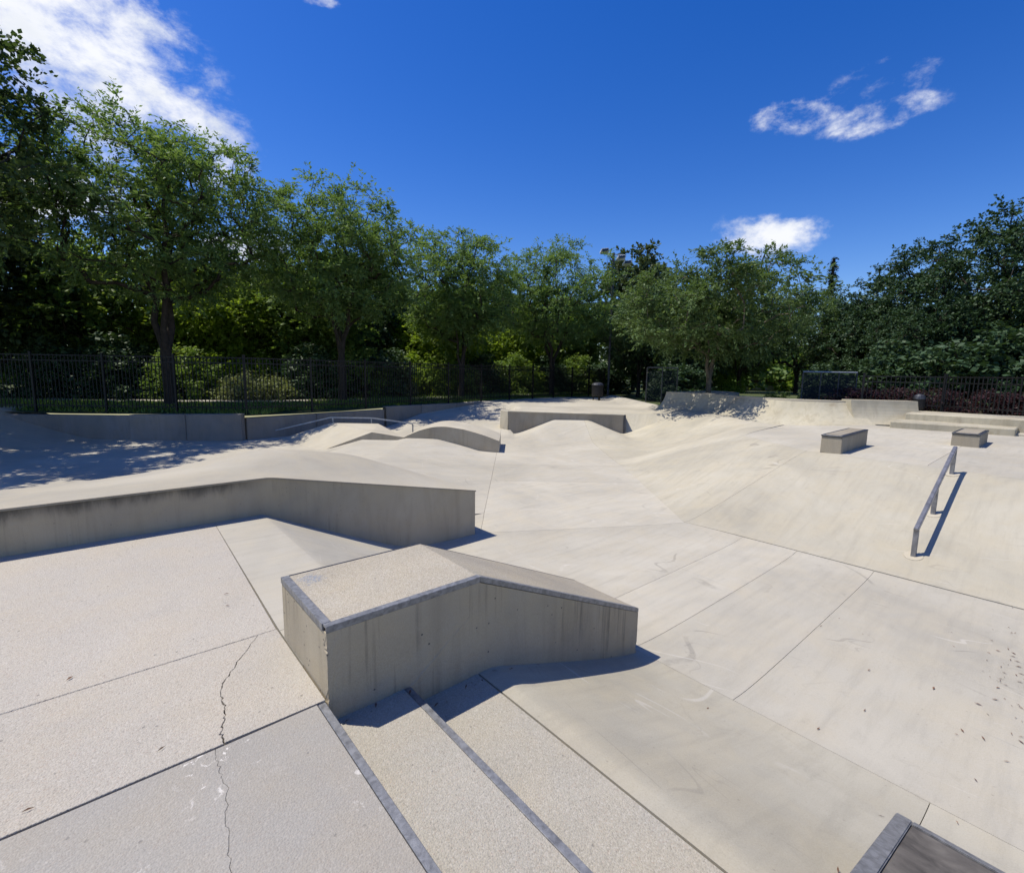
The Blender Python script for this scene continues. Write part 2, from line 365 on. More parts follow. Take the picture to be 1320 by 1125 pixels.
# ------------------------------------------------------------------ the shape of the ground
def smax(a, b, k=.10): return .5 * (a + b + np.sqrt((a - b) ** 2 + k * k))
def smin(a, b, k=.10): return .5 * (a + b - np.sqrt((a - b) ** 2 + k * k))
def sstep(x, a, b):
    t = np.clip((x - a) / (b - a), 0, 1); return t * t * (3 - 2 * t)
def Hgt(x, y):
    x = np.asarray(x, float); y = np.asarray(y, float)
    u = CY_ * x - SY * y; v = SY * x + CY_ * y
    fl = -.82 - .006 * v
    h = fl.copy()
    # near banks
    nb = np.where(y >= 2.61, -(x - 1.30) * .47, -.25 - (x - 1.78) * .365)
    near = np.where(y < 6.4, smax(nb, fl, .13), -5)
    near = np.where((y >= 2.61) & (y < 6.4) & (x <= 1.30), 0.0, near)
    near = np.where((y >= 2.61) & (y < 6.4) & (x > 1.30), np.minimum(near, 0), near)
    near = np.where((y < 2.61) & (x <= 1.78), -.25, near)
    near = np.where((y < 2.61) & (x > 1.78), np.minimum(near, -.25), near)
    near = np.where((x > 5.5), -5, near)
    # right bank and deck
    xt = np.clip(10.30 + .18 * y, 9.4, 11.2)
    R = smin(fl + (x - 7.35) * (.2 - fl) / (xt - 7.35), np.full_like(x, .2), .05)
    # east bank of the channel
    uf = 3.0 + 1.5 * sstep(v, 12.6, 16.5); uc = 6.0 + 1.5 * sstep(v, 12.2, 15.5) - .7 * sstep(v, 18, 25)
    E = smin(fl + (u - uf) * (.2 - fl) / (uc - uf), np.full_like(x, .22), .12)
    RE = smin(R, E, .06)
    bowl = -.55 * sstep(u - uc, .25, 1.9) * sstep(v, 14.6, 16.4) * (1 - sstep(u, 9.6, 11.2))
    # ridge box with the humped ledge
    F = -.53 - np.maximum(0, u + 3.3) * (.39 / 2.85) - np.maximum(0, -4.7 - u) * .30
    F = F + .19 * np.clip(1 - np.abs(u + 2.35) / 1.25, 0, 1) ** .7 * sstep(v, 12.6, 14.9)
    F = np.where((y > 6.4) & (v < 16.5), F, -5)
    # long bank at the back up to the far deck
    D = np.minimum(0, -.93 + (v - 18.5) * .11) - np.maximum(0, -4.5 - u) * .3
    D = np.where(u < 0, D, np.where(v > 20.2, 0.0, -5))
    D = np.where(v > 18, D, -5)
    # mound in front of the far wall
    side = np.maximum(0, np.maximum(1.75 - u, u - 3.2))
    Mo = -.28 - np.maximum(side * .41, np.maximum(0, 20.0 - v) * .27)
    Mo = np.where((v < 20.2) & (v > 14), Mo, -5)
    # curved bank at the far left
    Lb = -.95 + .20 * np.maximum(0, -14.6 - u) ** 1.25
    Lb = np.where(y > 6.4, np.minimum(Lb, .1), -5)
    low = np.where((y > 6.4) & (u < -5.0), -.95, -5)
    fl2 = np.where((y > 6.4) & (u < -5), -.97, fl)
    h = smax(fl2, RE, .09)
    h = smax(h, F, .05); h = smax(h, D, .10); h = smax(h, Mo, .05); h = smax(h, Lb, .10); h = np.maximum(h, low)
    h = np.where(near > -4, np.where(y < 6.4, np.maximum(near, np.where(x > 6, h, -5)), h), h)
    return h + bowl
def hz(x, y): return float(Hgt(np.array([x]), np.array([y]))[0])
def hzuv(u, v):
    p = W(u, v); return hz(p.x, p.y)

def slab(poly, mat, parent, gap=.010, res=.10, frame='xy', cuts=(), name='slab', thick=.05, zoff=0.0):
    """one concrete slab: a piece of the ground with cut edges; poly = convex polygon in x,y, ccw"""
    poly = [Vector((p[0], p[1])) for p in poly]
    if frame == 'xy': to = lambda p: (p.x, p.y)
    else: to = lambda p: UV(p.x, p.y)
    q = [to(p) for p in poly]
    a0, a1 = min(p[0] for p in q), max(p[0] for p in q); b0, b1 = min(p[1] for p in q), max(p[1] for p in q)
    na, nb = max(2, int((a1 - a0) / res) + 1), max(2, int((b1 - b0) / res) + 1)
    A = np.linspace(a0, a1, na); B = np.linspace(b0, b1, nb)
    bm = bmesh.new(); vs = []
    for b in B:
        row = []
        for a in A:
            row.append(bm.verts.new((a, b, 0) if frame == 'xy' else W(a, b)))
        vs.append(row)
    for j in range(nb - 1):
        for i in range(na - 1):
            bm.faces.new((vs[j][i], vs[j][i + 1], vs[j + 1][i + 1], vs[j + 1][i]))
    n = len(poly)
    for i in range(n):
        p, r = poly[i], poly[(i + 1) % n]; d = (r - p).normalized(); nrm = Vector((d.y, -d.x, 0))
        co = Vector((p.x, p.y, 0)) - nrm * gap / 2
        bmesh.ops.bisect_plane(bm, geom=bm.verts[:] + bm.edges[:] + bm.faces[:], plane_co=co, plane_no=nrm, clear_outer=True, dist=1e-5)
    for co, no in cuts:
        bmesh.ops.bisect_plane(bm, geom=bm.verts[:] + bm.edges[:] + bm.faces[:], plane_co=co, plane_no=no, dist=1e-5)
    bm.verts.ensure_lookup_table()
    xy = np.array([(v_.co.x, v_.co.y) for v_ in bm.verts]); zz = Hgt(xy[:, 0], xy[:, 1])
    for v_, z in zip(bm.verts, zz): v_.co.z = z + zoff
    for f in bm.faces: f.smooth = True
    be = [e for e in bm.edges if len(e.link_faces) == 1]
    for e in be: e.smooth = False
    r = bmesh.ops.extrude_edge_only(bm, edges=be)
    for g_ in r['geom']:
        if isinstance(g_, bmesh.types.BMVert): g_.co.z -= thick
        if isinstance(g_, bmesh.types.BMFace): g_.smooth = False
    return bm_obj(name, bm, MATS[mat], parent)

def flat_slab(poly, mat, parent, z=0.0, thick=.08, name='slab', bev=.004):
    bm = bmesh.new(); prism(bm, [(p[0], p[1], z - thick) for p in poly], (0, 0, thick))
    bevel(bm, bev, 1)
    return bm_obj(name, bm, MATS[mat], parent)

# ------------------------------------------------------------------ setting: lawn, sub-base, deck, floor
PARK = [(-60, 16.75), (-9.55, 17.02), (-1.4, 27.1), (5.0, 34.9), (8.6, 34.9), (10.6, 24.5), (11.9, 16.3), (13.15, 15.75)]
def in_park(u, v):
    x = CY_ * u + SY * v; y = -SY * u + CY_ * v
    if x > 20.55 or y < -60: return False
    us = [p[0] for p in PARK]; vs = [p[1] for p in PARK]
    return v < float(np.interp(u, us, vs)) and u > -60
def build_lawn():
    # ground sheet out to the horizon, cut out round the park
    bm = bmesh.new()
    gs = np.concatenate([np.linspace(-900, -70, 7)[:-1], np.linspace(-70, 110, 91), np.linspace(110, 1200, 8)[1:]])
    rows = [[bm.verts.new(W(u, v)) for u in gs] for v in gs]
    for j in range(len(gs) - 1):
        for i in range(len(gs) - 1):
            bm.faces.new((rows[j][i], rows[j][i + 1], rows[j + 1][i + 1], rows[j + 1][i]))
    def cut(p, n): bmesh.ops.bisect_plane(bm, geom=bm.verts[:] + bm.edges[:] + bm.faces[:], plane_co=p, plane_no=n, dist=1e-5)
    for a, b in zip(PARK[:-1], PARK[1:]):
        d = (Vector(b) - Vector(a)); cut(W(*a), W(-d.y, d.x)); 
    for a in PARK[1:]: cut(W(*a), W(1, 0))
    cut(Vector((20.55, 0, 0)), Vector((1, 0, 0)))
    dead = []
    for f in bm.faces:
        c = f.calc_center_median(); u, v = UV(c.x, c.y)
        if in_park(u, v): dead.append(f)
    bmesh.ops.delete(bm, geom=dead, context='FACES')
    for vt in bm.verts:
        u, v = UV(vt.co.x, vt.co.y)
        vt.co.z = -.04 + .04 * math.sin(vt.co.x * .7) * math.cos(vt.co.y * .6)
        if u > 8 and v < 70: vt.co.z += .60 * float(sstep(np.array(u), 10.0, 12.5)) * (1 - float(sstep(np.array(v), 30, 60)))
    return tag(bm_obj('ground', bm, MATS['lawn'], smooth=True), kind='structure')
build_lawn()

def build_subbase():
    us = np.arange(-24, 14.01, .25); vs = np.arange(-9, 36.01, .25)
    U, V = np.meshgrid(us, vs)
    X = CY_ * U + SY * V; Y = -SY * U + CY_ * V
    Z = Hgt(X, Y)
    Z = np.where((Y < 6.4) & (X < .9), -.5, Z)
    # keep the sheet below every step between neighbouring points
    Zm = Z.copy()
    for dj in (-1, 0, 1):
        for di in (-1, 0, 1):
            Zm = np.minimum(Zm, np.roll(np.roll(Z, dj, 0), di, 1))
    Z = Zm - .07
    ny, nx = U.shape
    verts = np.stack([X, Y, Z], -1).reshape(-1, 3)
    idx = np.arange(nx * ny).reshape(ny, nx)
    q = np.stack([idx[:-1, :-1], idx[:-1, 1:], idx[1:, 1:], idx[1:, :-1]], -1).reshape(-1, 4)
    # cut away what lies outside the park
    cu = U[:-1, :-1].ravel(); cv = V[:-1, :-1].ravel(); cx = X[:-1, :-1].ravel()
    keep = (cv < np.where(cu < -10, 17.0, 17.0 + (cu + 10) * 1.22)) & (cx < 20.5)
    me = np_mesh('plaza_floor', verts, q[keep])
    return tag(link('plaza_floor', me, MATS['subbase']), kind='structure')
floor = build_subbase()

deckbase = bmesh.new(); box(deckbase, -14, .70, -8, 5.9, -.6, -.085)
deck = tag(bm_obj('upper_deck', deckbase, MATS['subbase']), kind='structure')
# deck slabs, with the real crack through two of them
J = .0045
rr = random.Random(4)
def jag(pts, amp=.006, n=5):
    o = []
    for a, b in zip(pts[:-1], pts[1:]):
        for k in range(n):
            t = k / n; o.append((a[0] + (b[0] - a[0]) * t + rr.uniform(-amp, amp), a[1] + (b[1] - a[1]) * t + rr.uniform(-amp, amp)))
    o.append(pts[-1]); return o
c1 = [(.636, 3.105), (.513, 2.926), (.436, 2.803), (.381, 2.721), (.36, 2.658), (.355, 2.55), (.35, 2.483), (.332, 2.397), (.307, 2.324), (.308, 2.25)]
c1 = [c1[0]] + jag(c1[0:])[1:-1] + [c1[-1]]
c2 = [(.271, 2.236), (.263, 2.136), (.267, 2.058), (.268, 1.962), (.244, 1.854), (.228, 1.752), (.216, 1.634), (.20, 1.3), (.22, .8), (.15, .2), (.2, -.5)]
c2 = [c2[0]] + jag(c2, .007)[1:-1] + [c2[-1]]
XL = -13.0; XJ = .748
for i, (a, b) in enumerate(((-13.0, -9.0), (-9.0, -5.0), (-5.0, XJ - .004))):
    flat_slab([(a + J, 3.11 + J / 2), (b, 3.11 + J / 2), (b + (.09 if i == 2 else 0), 5.80), (a + J, 5.80)], 'deck_concrete', deck)
ck = .0020; rk = random.Random(5)
flat_slab([(-5 + J, 2.252 + J / 2)] + [(p[0] - ck * rk.uniform(.2, 2.2), p[1]) for p in c1[::-1]] + [(-5 + J, 3.11 - J / 2)], 'deck_concrete', deck, bev=.002)
flat_slab([(c1[-1][0] + ck, 2.252 + J / 2), (XJ - .004, 2.252 + J / 2), (XJ - .004, 3.11 - J / 2)] + [(p[0] + ck * rk.uniform(.2, 2.0), p[1]) for p in c1], 'deck_concrete', deck, bev=.002)
flat_slab([(-13, 2.256), (-5, 2.256), (-5, 3.105), (-13, 3.105)], 'deck_concrete', deck)
ck = .0006
flat_slab([(-5 + J, -.5)] + [(p[0] - ck * rk.uniform(0, 1.6), p[1]) for p in c2[::-1]] + [(-5 + J, 2.243)], 'deck_concrete_grey', deck, bev=.0015)
flat_slab([(c2[-1][0] + ck, -.5), (.700, -.5), (.700, 2.243)] + [(p[0] + ck, p[1]) for p in c2], 'deck_concrete_grey', deck, bev=.0015)
flat_slab([(-13, -.5), (-5, -.5), (-5, 2.243), (-13, 2.243)], 'deck_concrete_grey', deck)
flat_slab([(-13, -7), (.70, -7), (.70, -.51), (-13, -.51)], 'deck_concrete_grey', deck)

g_ = (7.38, 4.07); q0 = tuple(W(-.47, 7.25)[:2]); hipt = (10.92, 3.45); ecr = (12.46, 5.38)
def wp(u, v): p = W(u, v); return (p.x, p.y)
CX130 = [((1.30, 0, 0), (1, 0, 0)), ((1.78, 0, 0), (1, 0, 0))]
slabs = [
    # near bank below the steps
    ([(1.685, .285), (3.45, .285), (3.45, 2.55), (1.685, 2.55)], 'bank_concrete', .004, .08, 'xy', CX130),
    ([(1.685, -7), (3.45, -7), (3.45, .285), (1.685, .285)], 'bank_concrete', .004, .10, 'xy', CX130),
    # strip beside the deck and the bank between the two ledges, running out into the floor
    ([(.752, 3.08), (7.36, 3.08), g_, (3.68, 6.2), (.845, 6.2)], 'floor_concrete', .004, .08, 'xy', CX130),
    ([(.752, 2.62), (3.45, 2.62), (3.45, 3.08), (.752, 3.08)], 'bank_concrete', .004, .08, 'xy', CX130),
    ([(4.0, 6.02), q0, wp(-.47, 8.22), (4.98, 6.55), (4.0, 6.55)], 'channel_concrete', .004, .1, 'xy', ()),
    # floor bands
    ([(3.45, -7), (7.35, -7), (7.35, 1.42), (3.45, 1.42)], 'floor_concrete', .004, .12, 'xy', ()),
    ([(3.45, 1.42), (7.35, 1.42), (7.36, 2.32), (3.45, 2.32)], 'floor_concrete', .0045, .12, 'xy', ()),
    ([(3.45, 2.32), (7.36, 2.32), (7.36, 3.08), (3.45, 3.08)], 'floor_concrete', .0045, .12, 'xy', ()),
    # right bank, deck behind it
    ([(7.35, -7), (9.4, -7), hipt, g_], 'bank_concrete', .0045, .12, 'xy', ()),
    ([(9.4, -7), (18.4, -7), (18.4, 1.5), (10.57, 1.5)], 'floor_concrete', .006, .20, 'xy', ()),
    ([(10.57, 1.5), (18.4, 1.5), (18.4, 5.9), ecr, hipt], 'floor_concrete', .006, .16, 'xy', ()),
    # east bank of the channel
    ([g_, hipt, ecr, wp(3.0, 13.0)], 'bank_concrete', .004, .12, 'uv', ()),
    # channel floor
    ([q0, g_, wp(3.0, 10.9), wp(-.47, 10.9)], 'channel_concrete', .0045, .12, 'uv', ()),
    ([wp(-.47, 10.9), wp(3.0, 10.9), wp(3.0, 13.0), wp(-.47, 13.0)], 'channel_concrete', .0045, .12, 'uv', ()),
    ([wp(-.47, 13.0), wp(3.0, 13.0), wp(3.0, 20.2), wp(-.47, 20.2)], 'channel_concrete', .006, .13, 'uv', ()),
    ([wp(3.0, 13.0), ecr, wp(9.8, 16.3), wp(10.2, 22.5), wp(3.0, 20.2)], 'bank_concrete', .006, .15, 'uv', ()),
    ([wp(-.47, 20.2), wp(3.0, 20.2), wp(10.2, 22.5), wp(9.0, 34), wp(3, 34), wp(-.47, 30)], 'channel_concrete', .006, .30, 'uv', ()),
    # ridge box beyond the long ledge, low floor on the left, long bank at the back
    ([(2.0, 6.55), (4.98, 6.55), wp(-.47, 8.22), wp(-.47, 15.2), wp(-8, 15.2), wp(-8, 9.0)], 'channel_concrete', .006, .14, 'uv', [(W(-3.3, 0), W(1, 0)), (W(-4.7, 0), W(1, 0))]),
    ([(-14, 6.55), (2.0, 6.55), wp(-8, 9.0), wp(-24, 9.0)], 'channel_concrete', .006, .22, 'uv', ()),
    ([wp(-24, 9.0), wp(-8, 9.0), wp(-8, 15.2), wp(-24, 15.2)], 'channel_concrete', .006, .22, 'uv', ()),
    ([wp(-24, 15.2), wp(-8, 15.2), wp(-8, 19.2), wp(-24, 17.4)], 'channel_concrete', .006, .22, 'uv', ()),
    ([wp(-8, 15.2), wp(-.47, 15.2), wp(-.47, 30), wp(-8, 19.2)], 'channel_concrete', .006, .22, 'uv', ()),
]
for poly, mt, gap, res, fr, cuts in slabs:
    slab(poly, mt, floor, gap, res, fr, cuts)

# ------------------------------------------------------------------ steps
steps = tag(empty('concrete_steps', (.72, 2.2, -.25)), 'two broad concrete steps with steel nosings beside the low ledge', 'steps')
def part(name, bm, mat, root, smooth=False):
    o = bm_obj(name, bm, MATS[mat], None, smooth); o.parent = root
    o.matrix_parent_inverse = Matrix.Translation(root.location).inverted() if root.rotation_euler.z == 0 else root.matrix_basis.inverted()
    return o
bm = bmesh.new(); box(bm, .72, 1.17, -7, 2.5, -.45, -.125); bevel(bm, .004, 1); part('tread', bm, 'tread_concrete', steps)
bm = bmesh.new(); box(bm, 1.205, 1.678, -7, 2.5, -.55, -.25); bevel(bm, .004, 1); part('tread', bm, 'tread_concrete', steps)
def nosing(x, z, ybeg, yend):
    bm = bmesh.new()
    prism(bm, [(x - .036, ybeg, z - .02), (x - .036, ybeg, z + .002), (x, ybeg, z + .002), (x, ybeg, z - .05), (x - .006, ybeg, z - .05), (x - .006, ybeg, z - .02)], (0, yend - ybeg, 0))
    bevel(bm, .0025, 1)
    return part('nosing', bm, 'steel_edge', steps)
nosing(.739, 0.0, -7, 2.236); nosing(1.206, -.125, -7, 2.236)
# risers
bm = bmesh.new(); box(bm, .701, .7315, -7, 2.236, -.3, -.021); part('riser', bm, 'deck_concrete_grey', steps)
bm = bmesh.new(); box(bm, 1.1715, 1.199, -7, 2.236, -.4, -.146); part('riser', bm, 'tread_concrete', steps)

# ------------------------------------------------------------------ low ledge with steel edges in front
led = tag(empty('skate_ledge', (.76, 2.24, 0)), 'low concrete ledge with steel-angle edges that kinks down beside the steps', 'ledge', 'concrete skate ledges')
prof = [(.755, .385), (1.69, .385), (3.39, -.365)]
Y0, Y1 = 2.24, 2.98
bm = bmesh.new()
prism(bm, [(.755, Y0, -.9), (.755, Y0, .350), (1.683, Y0, .350), (3.39, Y0, -.402), (3.39, Y0, -1.1)], (0, Y1 - Y0, 0))
bmesh.ops.subdivide_edges(bm, edges=[e for e in bm.edges if e.calc_length() > .6], cuts=12, use_grid_fill=True)
rc = random.Random(8)
bmesh.ops.subdivide_edges(bm, edges=[e for e in bm.edges if all(abs(v.co.x - .755) < .002 and abs(v.co.y - Y0) < .002 for v in e.verts)], cuts=5)
for v in bm.verts:
    if abs(v.co.x - .755) < .002 and abs(v.co.y - Y0) < .002 and v.co.z < .34: k_ = rc.random() ** 3 * .012; v.co.x += k_; v.co.y += k_ * .6
    if abs(v.co.x - 3.39) < .002 and abs(v.co.y - Y0) < .002 and v.co.z < -.42: k_ = rc.random() ** 3 * .012; v.co.x -= k_; v.co.y += k_ * .6
part('body', bm, 'ledge_concrete', led)
def top_plate(x0, z0, x1, z1, ya, yb, name='top_slab', mat='ledge_top_concrete', t=.04):
    bm = bmesh.new(); prism(bm, [(x0, ya, z0 - t), (x0, ya, z0), (x1, ya, z1), (x1, ya, z1 - t)], (0, yb - ya, 0))
    return part(name, bm, mat, led)
E_ = .036
top_plate(.755 + E_, .384, 1.69, .384, Y0 + E_ - .004, Y1 - .012)
top_plate(1.6905, .384, 3.388, -.365, Y0 + E_ - .004, Y1 - .012)
def angle_iron(pts, mat, root, inward, name='edge_angle', w=.038, h=.034, lift=.0025):
    """steel angle along a polyline of the top edge; inward = horizontal unit vector into the top"""
    inward = Vector(inward); pts = [Vector(p) for p in pts]; bm = bmesh.new()
    for a, b in zip(pts[:-1], pts[1:]):
        up = Vector((0, 0, 1)); o = -inward * .003
        sec = [a + o + up * lift, a + inward * w + up * lift, a + inward * w - up * .012, a + inward * .008 - up * .012, a + inward * .008 - up * h, a + o - up * h]
        prism(bm, sec, b - a)
    bevel(bm, .002, 1)
    return part(name, bm, mat, root)
angle_iron([(.755, Y0, .385), (1.69, Y0, .385)], 'steel_edge', led, (0, 1, 0))
angle_iron([(1.6905, Y0, .385), (3.39, Y0, -.365)], 'steel_edge', led, (0, 1, 0))
angle_iron([(.752, Y0 + .04, .3855), (.752, Y1 - .002, .3855)], 'steel_edge', led, (1, 0, 0), w=.042)
angle_iron([(.795, Y1, .383), (1.69, Y1, .383)], 'dark_steel', led, (0, -1, 0), w=.014)
angle_iron([(1.6905, Y1, .383), (3.39, Y1, -.367)], 'dark_steel', led, (0, -1, 0), w=.014)

# ------------------------------------------------------------------ long ledge
big = tag(empty('skate_ledge', (1.3, 5.8, 0)), 'long plain concrete ledge with a raised back edge, sloping down to the floor', 'ledge', 'concrete skate ledges')
def build_big():
    xs = np.concatenate([np.linspace(-9, -.9, 12), np.linspace(-.8, 4.26, 54)])
    near = np.interp(xs, [-9, 1.36, 1.44, 4.27], [.405, .415, .405, -.165])
    far = np.interp(xs, [-9, -.83, -.24, .44, 1.09, 1.45, 1.75, 2.23, 2.8, 3.83, 4.27], [.35, .36, .362, .40, .50, .558, .55, .48, .38, -.0, -.20])
    k = np.ones(5) / 5; farp = np.pad(far, 2, mode='edge'); far = np.convolve(farp, k, 'valid')
    ya, yb = 5.79, 7.0; ny = 9
    bm = bmesh.new(); grid = []
    for i, x in enumerate(xs):
        row = []
        for j in range(ny):
            t = j / (ny - 1); s = t * t * (3 - 2 * t) * .55 + t * .45
            row.append(bm.verts.new((x, ya + (yb - ya) * t, near[i] + (far[i] - near[i]) * s)))
        grid.append(row)
    for i in range(len(xs) - 1):
        for j in range(ny - 1):
            f = bm.faces.new((grid[i][j], grid[i + 1][j], grid[i + 1][j + 1], grid[i][j + 1])); f.smooth = True
    part('top_slab', bm, 'smooth_top_concrete', big)
    bm = bmesh.new()
    # body: front face slightly inside the top's lip
    yf = ya + .004
    tops = [bm.verts.new((x, yf, z - .004)) for x, z in zip(xs, near)]; bots = [bm.verts.new((x, yf, -1.2)) for x in xs]
    tb = [bm.verts.new((x, yb - .004, z - .004)) for x, z in zip(xs, far)]; bb = [bm.verts.new((x, yb - .004, -1.2)) for x in xs]
    for i in range(len(xs) - 1):
        bm.faces.new((bots[i], bots[i + 1], tops[i + 1], tops[i])); bm.faces.new((bb[i + 1], bb[i], tb[i], tb[i + 1]))
    bm.faces.new((bots[-1], bb[-1], tb[-1], tops[-1])); bm.faces.new((bots[0], tops[0], tb[0], bb[0]))
    part('body', bm, 'big_ledge_concrete', big)
    # worn dark lip along the front edge
    bm = bmesh.new()
    for (x0, z0), (x1, z1) in (((-9, .405), (1.36, .415)), ((1.36, .415), (1.44, .405)), ((1.44, .405), (4.27, -.165))):
        prism(bm, [(x0, ya - .006, z0 + .003), (x0, ya + .016, z0 + .003), (x0, ya + .016, z0 - .016), (x0, ya - .006, z0 - .016)], (x1 - x0, 0, z1 - z0))
    part('edge_lip', bm, 'box_concrete', big)
build_big()

# ------------------------------------------------------------------ ledge corner at the lower right
lr = tag(empty('skate_ledge', (2.0, .0, -.3)), 'dark topped ledge corner with wide steel edging at the lower right', 'ledge', 'concrete skate ledges')
def build_lr():
    xe, ye = 2.50, .303; pts = [(1.69, .04), (xe, -.252)]
    bm = bmesh.new()
    prism(bm, [(.9, ye, -.6), (.9, ye, .036), (1.69, ye, .036), (xe, ye, -.256), (xe, ye, -1.0)], (0, -.75, 0)); part('body', bm, 'ledge_concrete', lr)
    def plate(ya, yb, xa, xb, lift, mat, nm):
        sl_ = (pts[1][1] - pts[0][1]) / (pts[1][0] - pts[0][0])
        z = lambda x: pts[0][1] + (x - pts[0][0]) * sl_
        bm = bmesh.new(); prism(bm, [(xa, ya, z(xa) + lift), (xb, ya, z(xb) + lift), (xb, ya, z(xb) - .004 + lift - .02), (xa, ya, z(xa) - .004 + lift - .02)], (0, yb - ya, 0)); bevel(bm, .004, 2)
        part(nm, bm, mat, lr)
    plate(ye - .052, ye + .004, 1.70, xe + .004, .010, 'steel_edge', 'edge_angle')
    plate(ye - .75, ye - .053, xe - .042, xe + .004, .010, 'steel_edge', 'edge_angle')
    plate(ye - .75, ye - .054, 1.70, xe - .044, .004, 'plate_dark', 'top_plate')
    bm = bmesh.new(); box(bm, .9, 1.69, ye - .75, ye + .003, .037, .046); part('top_plate', bm, 'plate_dark', lr)
build_lr()

# ------------------------------------------------------------------ humped ledge on the ridge box, kinked rail behind
hump = tag(empty('hump_ledge', tuple(W(-3, 15.2, -.8))), 'pale concrete ledge with a rounded hump at the middle of the park', 'ledge')
def build_hump():
    def Pw(u, v, z): return W(u, v, z)
    # low pad to the left
    L = [(-6.25, -1.0), (-4.40, -.285), (-3.41, -.43)]
    bm = bmesh.new()
    a = [Pw(u, 15.0, z) for u, z in L] + [Pw(-3.41, 15.0, -1.2), Pw(-6.25, 15.0, -1.2)]
    b = [Pw(-8.75, 17.5, -1.0), Pw(-6.65, 17.5, -.285), Pw(-4.9, 17.5, -.285), Pw(-4.9, 17.5, -1.2), Pw(-8.75, 17.5, -1.2)]
    va = [bm.verts.new(p) for p in a]; vb = [bm.verts.new(p) for p in b]
    bm.faces.new(va); bm.faces.new(vb[::-1])
    for i in range(5): bm.faces.new((va[i], vb[i], vb[(i + 1) % 5], va[(i + 1) % 5]))
    bmesh.ops.recalc_face_normals(bm, faces=bm.faces)
    part('pad', bm, 'smooth_top_concrete', hump)
    bm = bmesh.new()
    prism(bm, [Pw(u, 14.97, z + .002) for u, z in L] + [Pw(-3.41, 14.97, -1.2), Pw(-6.25, 14.97, -1.2)], W(0, .028))
    part('pad_face', bm, 'big_ledge_concrete', hump)
    us = np.linspace(-3.4, -.40, 26)
    top = np.interp(us, [-3.4, -3.2, -2.9, -2.5, -2.1, -1.5, -.9, -.4], [-.43, -.33, -.20, -.09, -.065, -.15, -.315, -.50])
    k = np.array([.25, .5, .25]); top[1:-1] = np.convolve(top, k, 'valid')
    bm = bmesh.new()
    prism(bm, [Pw(u, 14.95, z) for u, z in zip(us, top)] + [Pw(-.40, 14.95, -1.3), Pw(-3.4, 14.95, -1.3)], W(0, .05)); part('hump_face', bm, 'big_ledge_concrete', hump)
    bm = bmesh.new()
    prism(bm, [Pw(u, 15.002, z - .002) for u, z in zip(us, top)] + [Pw(-.40, 15.002, -1.3), Pw(-3.4, 15.002, -1.3)], W(-.0, 1.9)); part('hump_top', bm, 'smooth_top_concrete', hump)
build_hump()
rail1 = tag(empty('grind_rail', tuple(W(-6, 17.7, -.9))), 'grey kinked flat rail standing behind the humped ledge', 'rail', 'steel grind rails')
def rail(root, pts, posts, w, mat):
    bm = bmesh.new()
    for a, b in zip(pts[:-1], pts[1:]): bar(bm, a, b, w)
    part('top_rail', bm, mat, root)
    for a, zb in posts:
        bm = bmesh.new(); bar(bm, (a[0], a[1], zb), (a[0], a[1], a[2] - w / 2), w * .8, up=(1, 0, 0)); part('post', bm, mat, root)
rp = [W(-9.1, 17.9, -.70), W(-6.75, 17.8, -.115), W(-5.2, 17.8, -.115), W(-3.7, 17.8, -.30)]
rail(rail1, rp, [(rp[0], -1.1), (rp[1] + (rp[2] - rp[1]) * .05, -1.0), (rp[1] + (rp[2] - rp[1]) * .97, -1.0), (rp[3], -1.0)], .045, 'galvanised')

# ------------------------------------------------------------------ handrail on the right bank
rail2 = tag(empty('grind_rail', (7.9, 1.15, hz(7.9, 1.15))), 'dark square steel handrail running down the right-hand bank', 'rail', 'steel grind rails')
pb, pt = (7.88, 1.14), (10.36, 1.15)
zb, zt = hz(*pb), hz(*pt)
P0 = Vector((pb[0], pb[1], zb + .37)); P1 = Vector((pt[0], pt[1], zt + .42)); 
bm = bmesh.new(); bar(bm, P0 - (P1 - P0).normalized() * .02, P1, .052); bevel(bm, .008, 2); part('top_rail', bm, 'rail_steel', rail2)
for t, lab in ((0.012, 0), (.46, 0), (.985, 0)):
    p = P0.lerp(P1, t); bm = bmesh.new(); bar(bm, (p.x, p.y, hz(p.x, p.y) - .05), (p.x, p.y, p.z - .02), .055, up=(1, 0, 0)); bevel(bm, .006, 1)
    part('post', bm, 'rail_steel', rail2)
    bm = bmesh.new(); n = 14; zf = hz(p.x, p.y); ringv = []
    gx = (hz(p.x + .2, p.y) - hz(p.x - .2, p.y)) / .4
    prism(bm, [(p.x + .10 * math.cos(k * 2 * math.pi / n), p.y + .10 * math.sin(k * 2 * math.pi / n), zf - .004 + gx * .10 * math.cos(k * 2 * math.pi / n)) for k in range(n)], (0, 0, .012))
    part('grout_pad', bm, 'smooth_top_concrete', rail2)

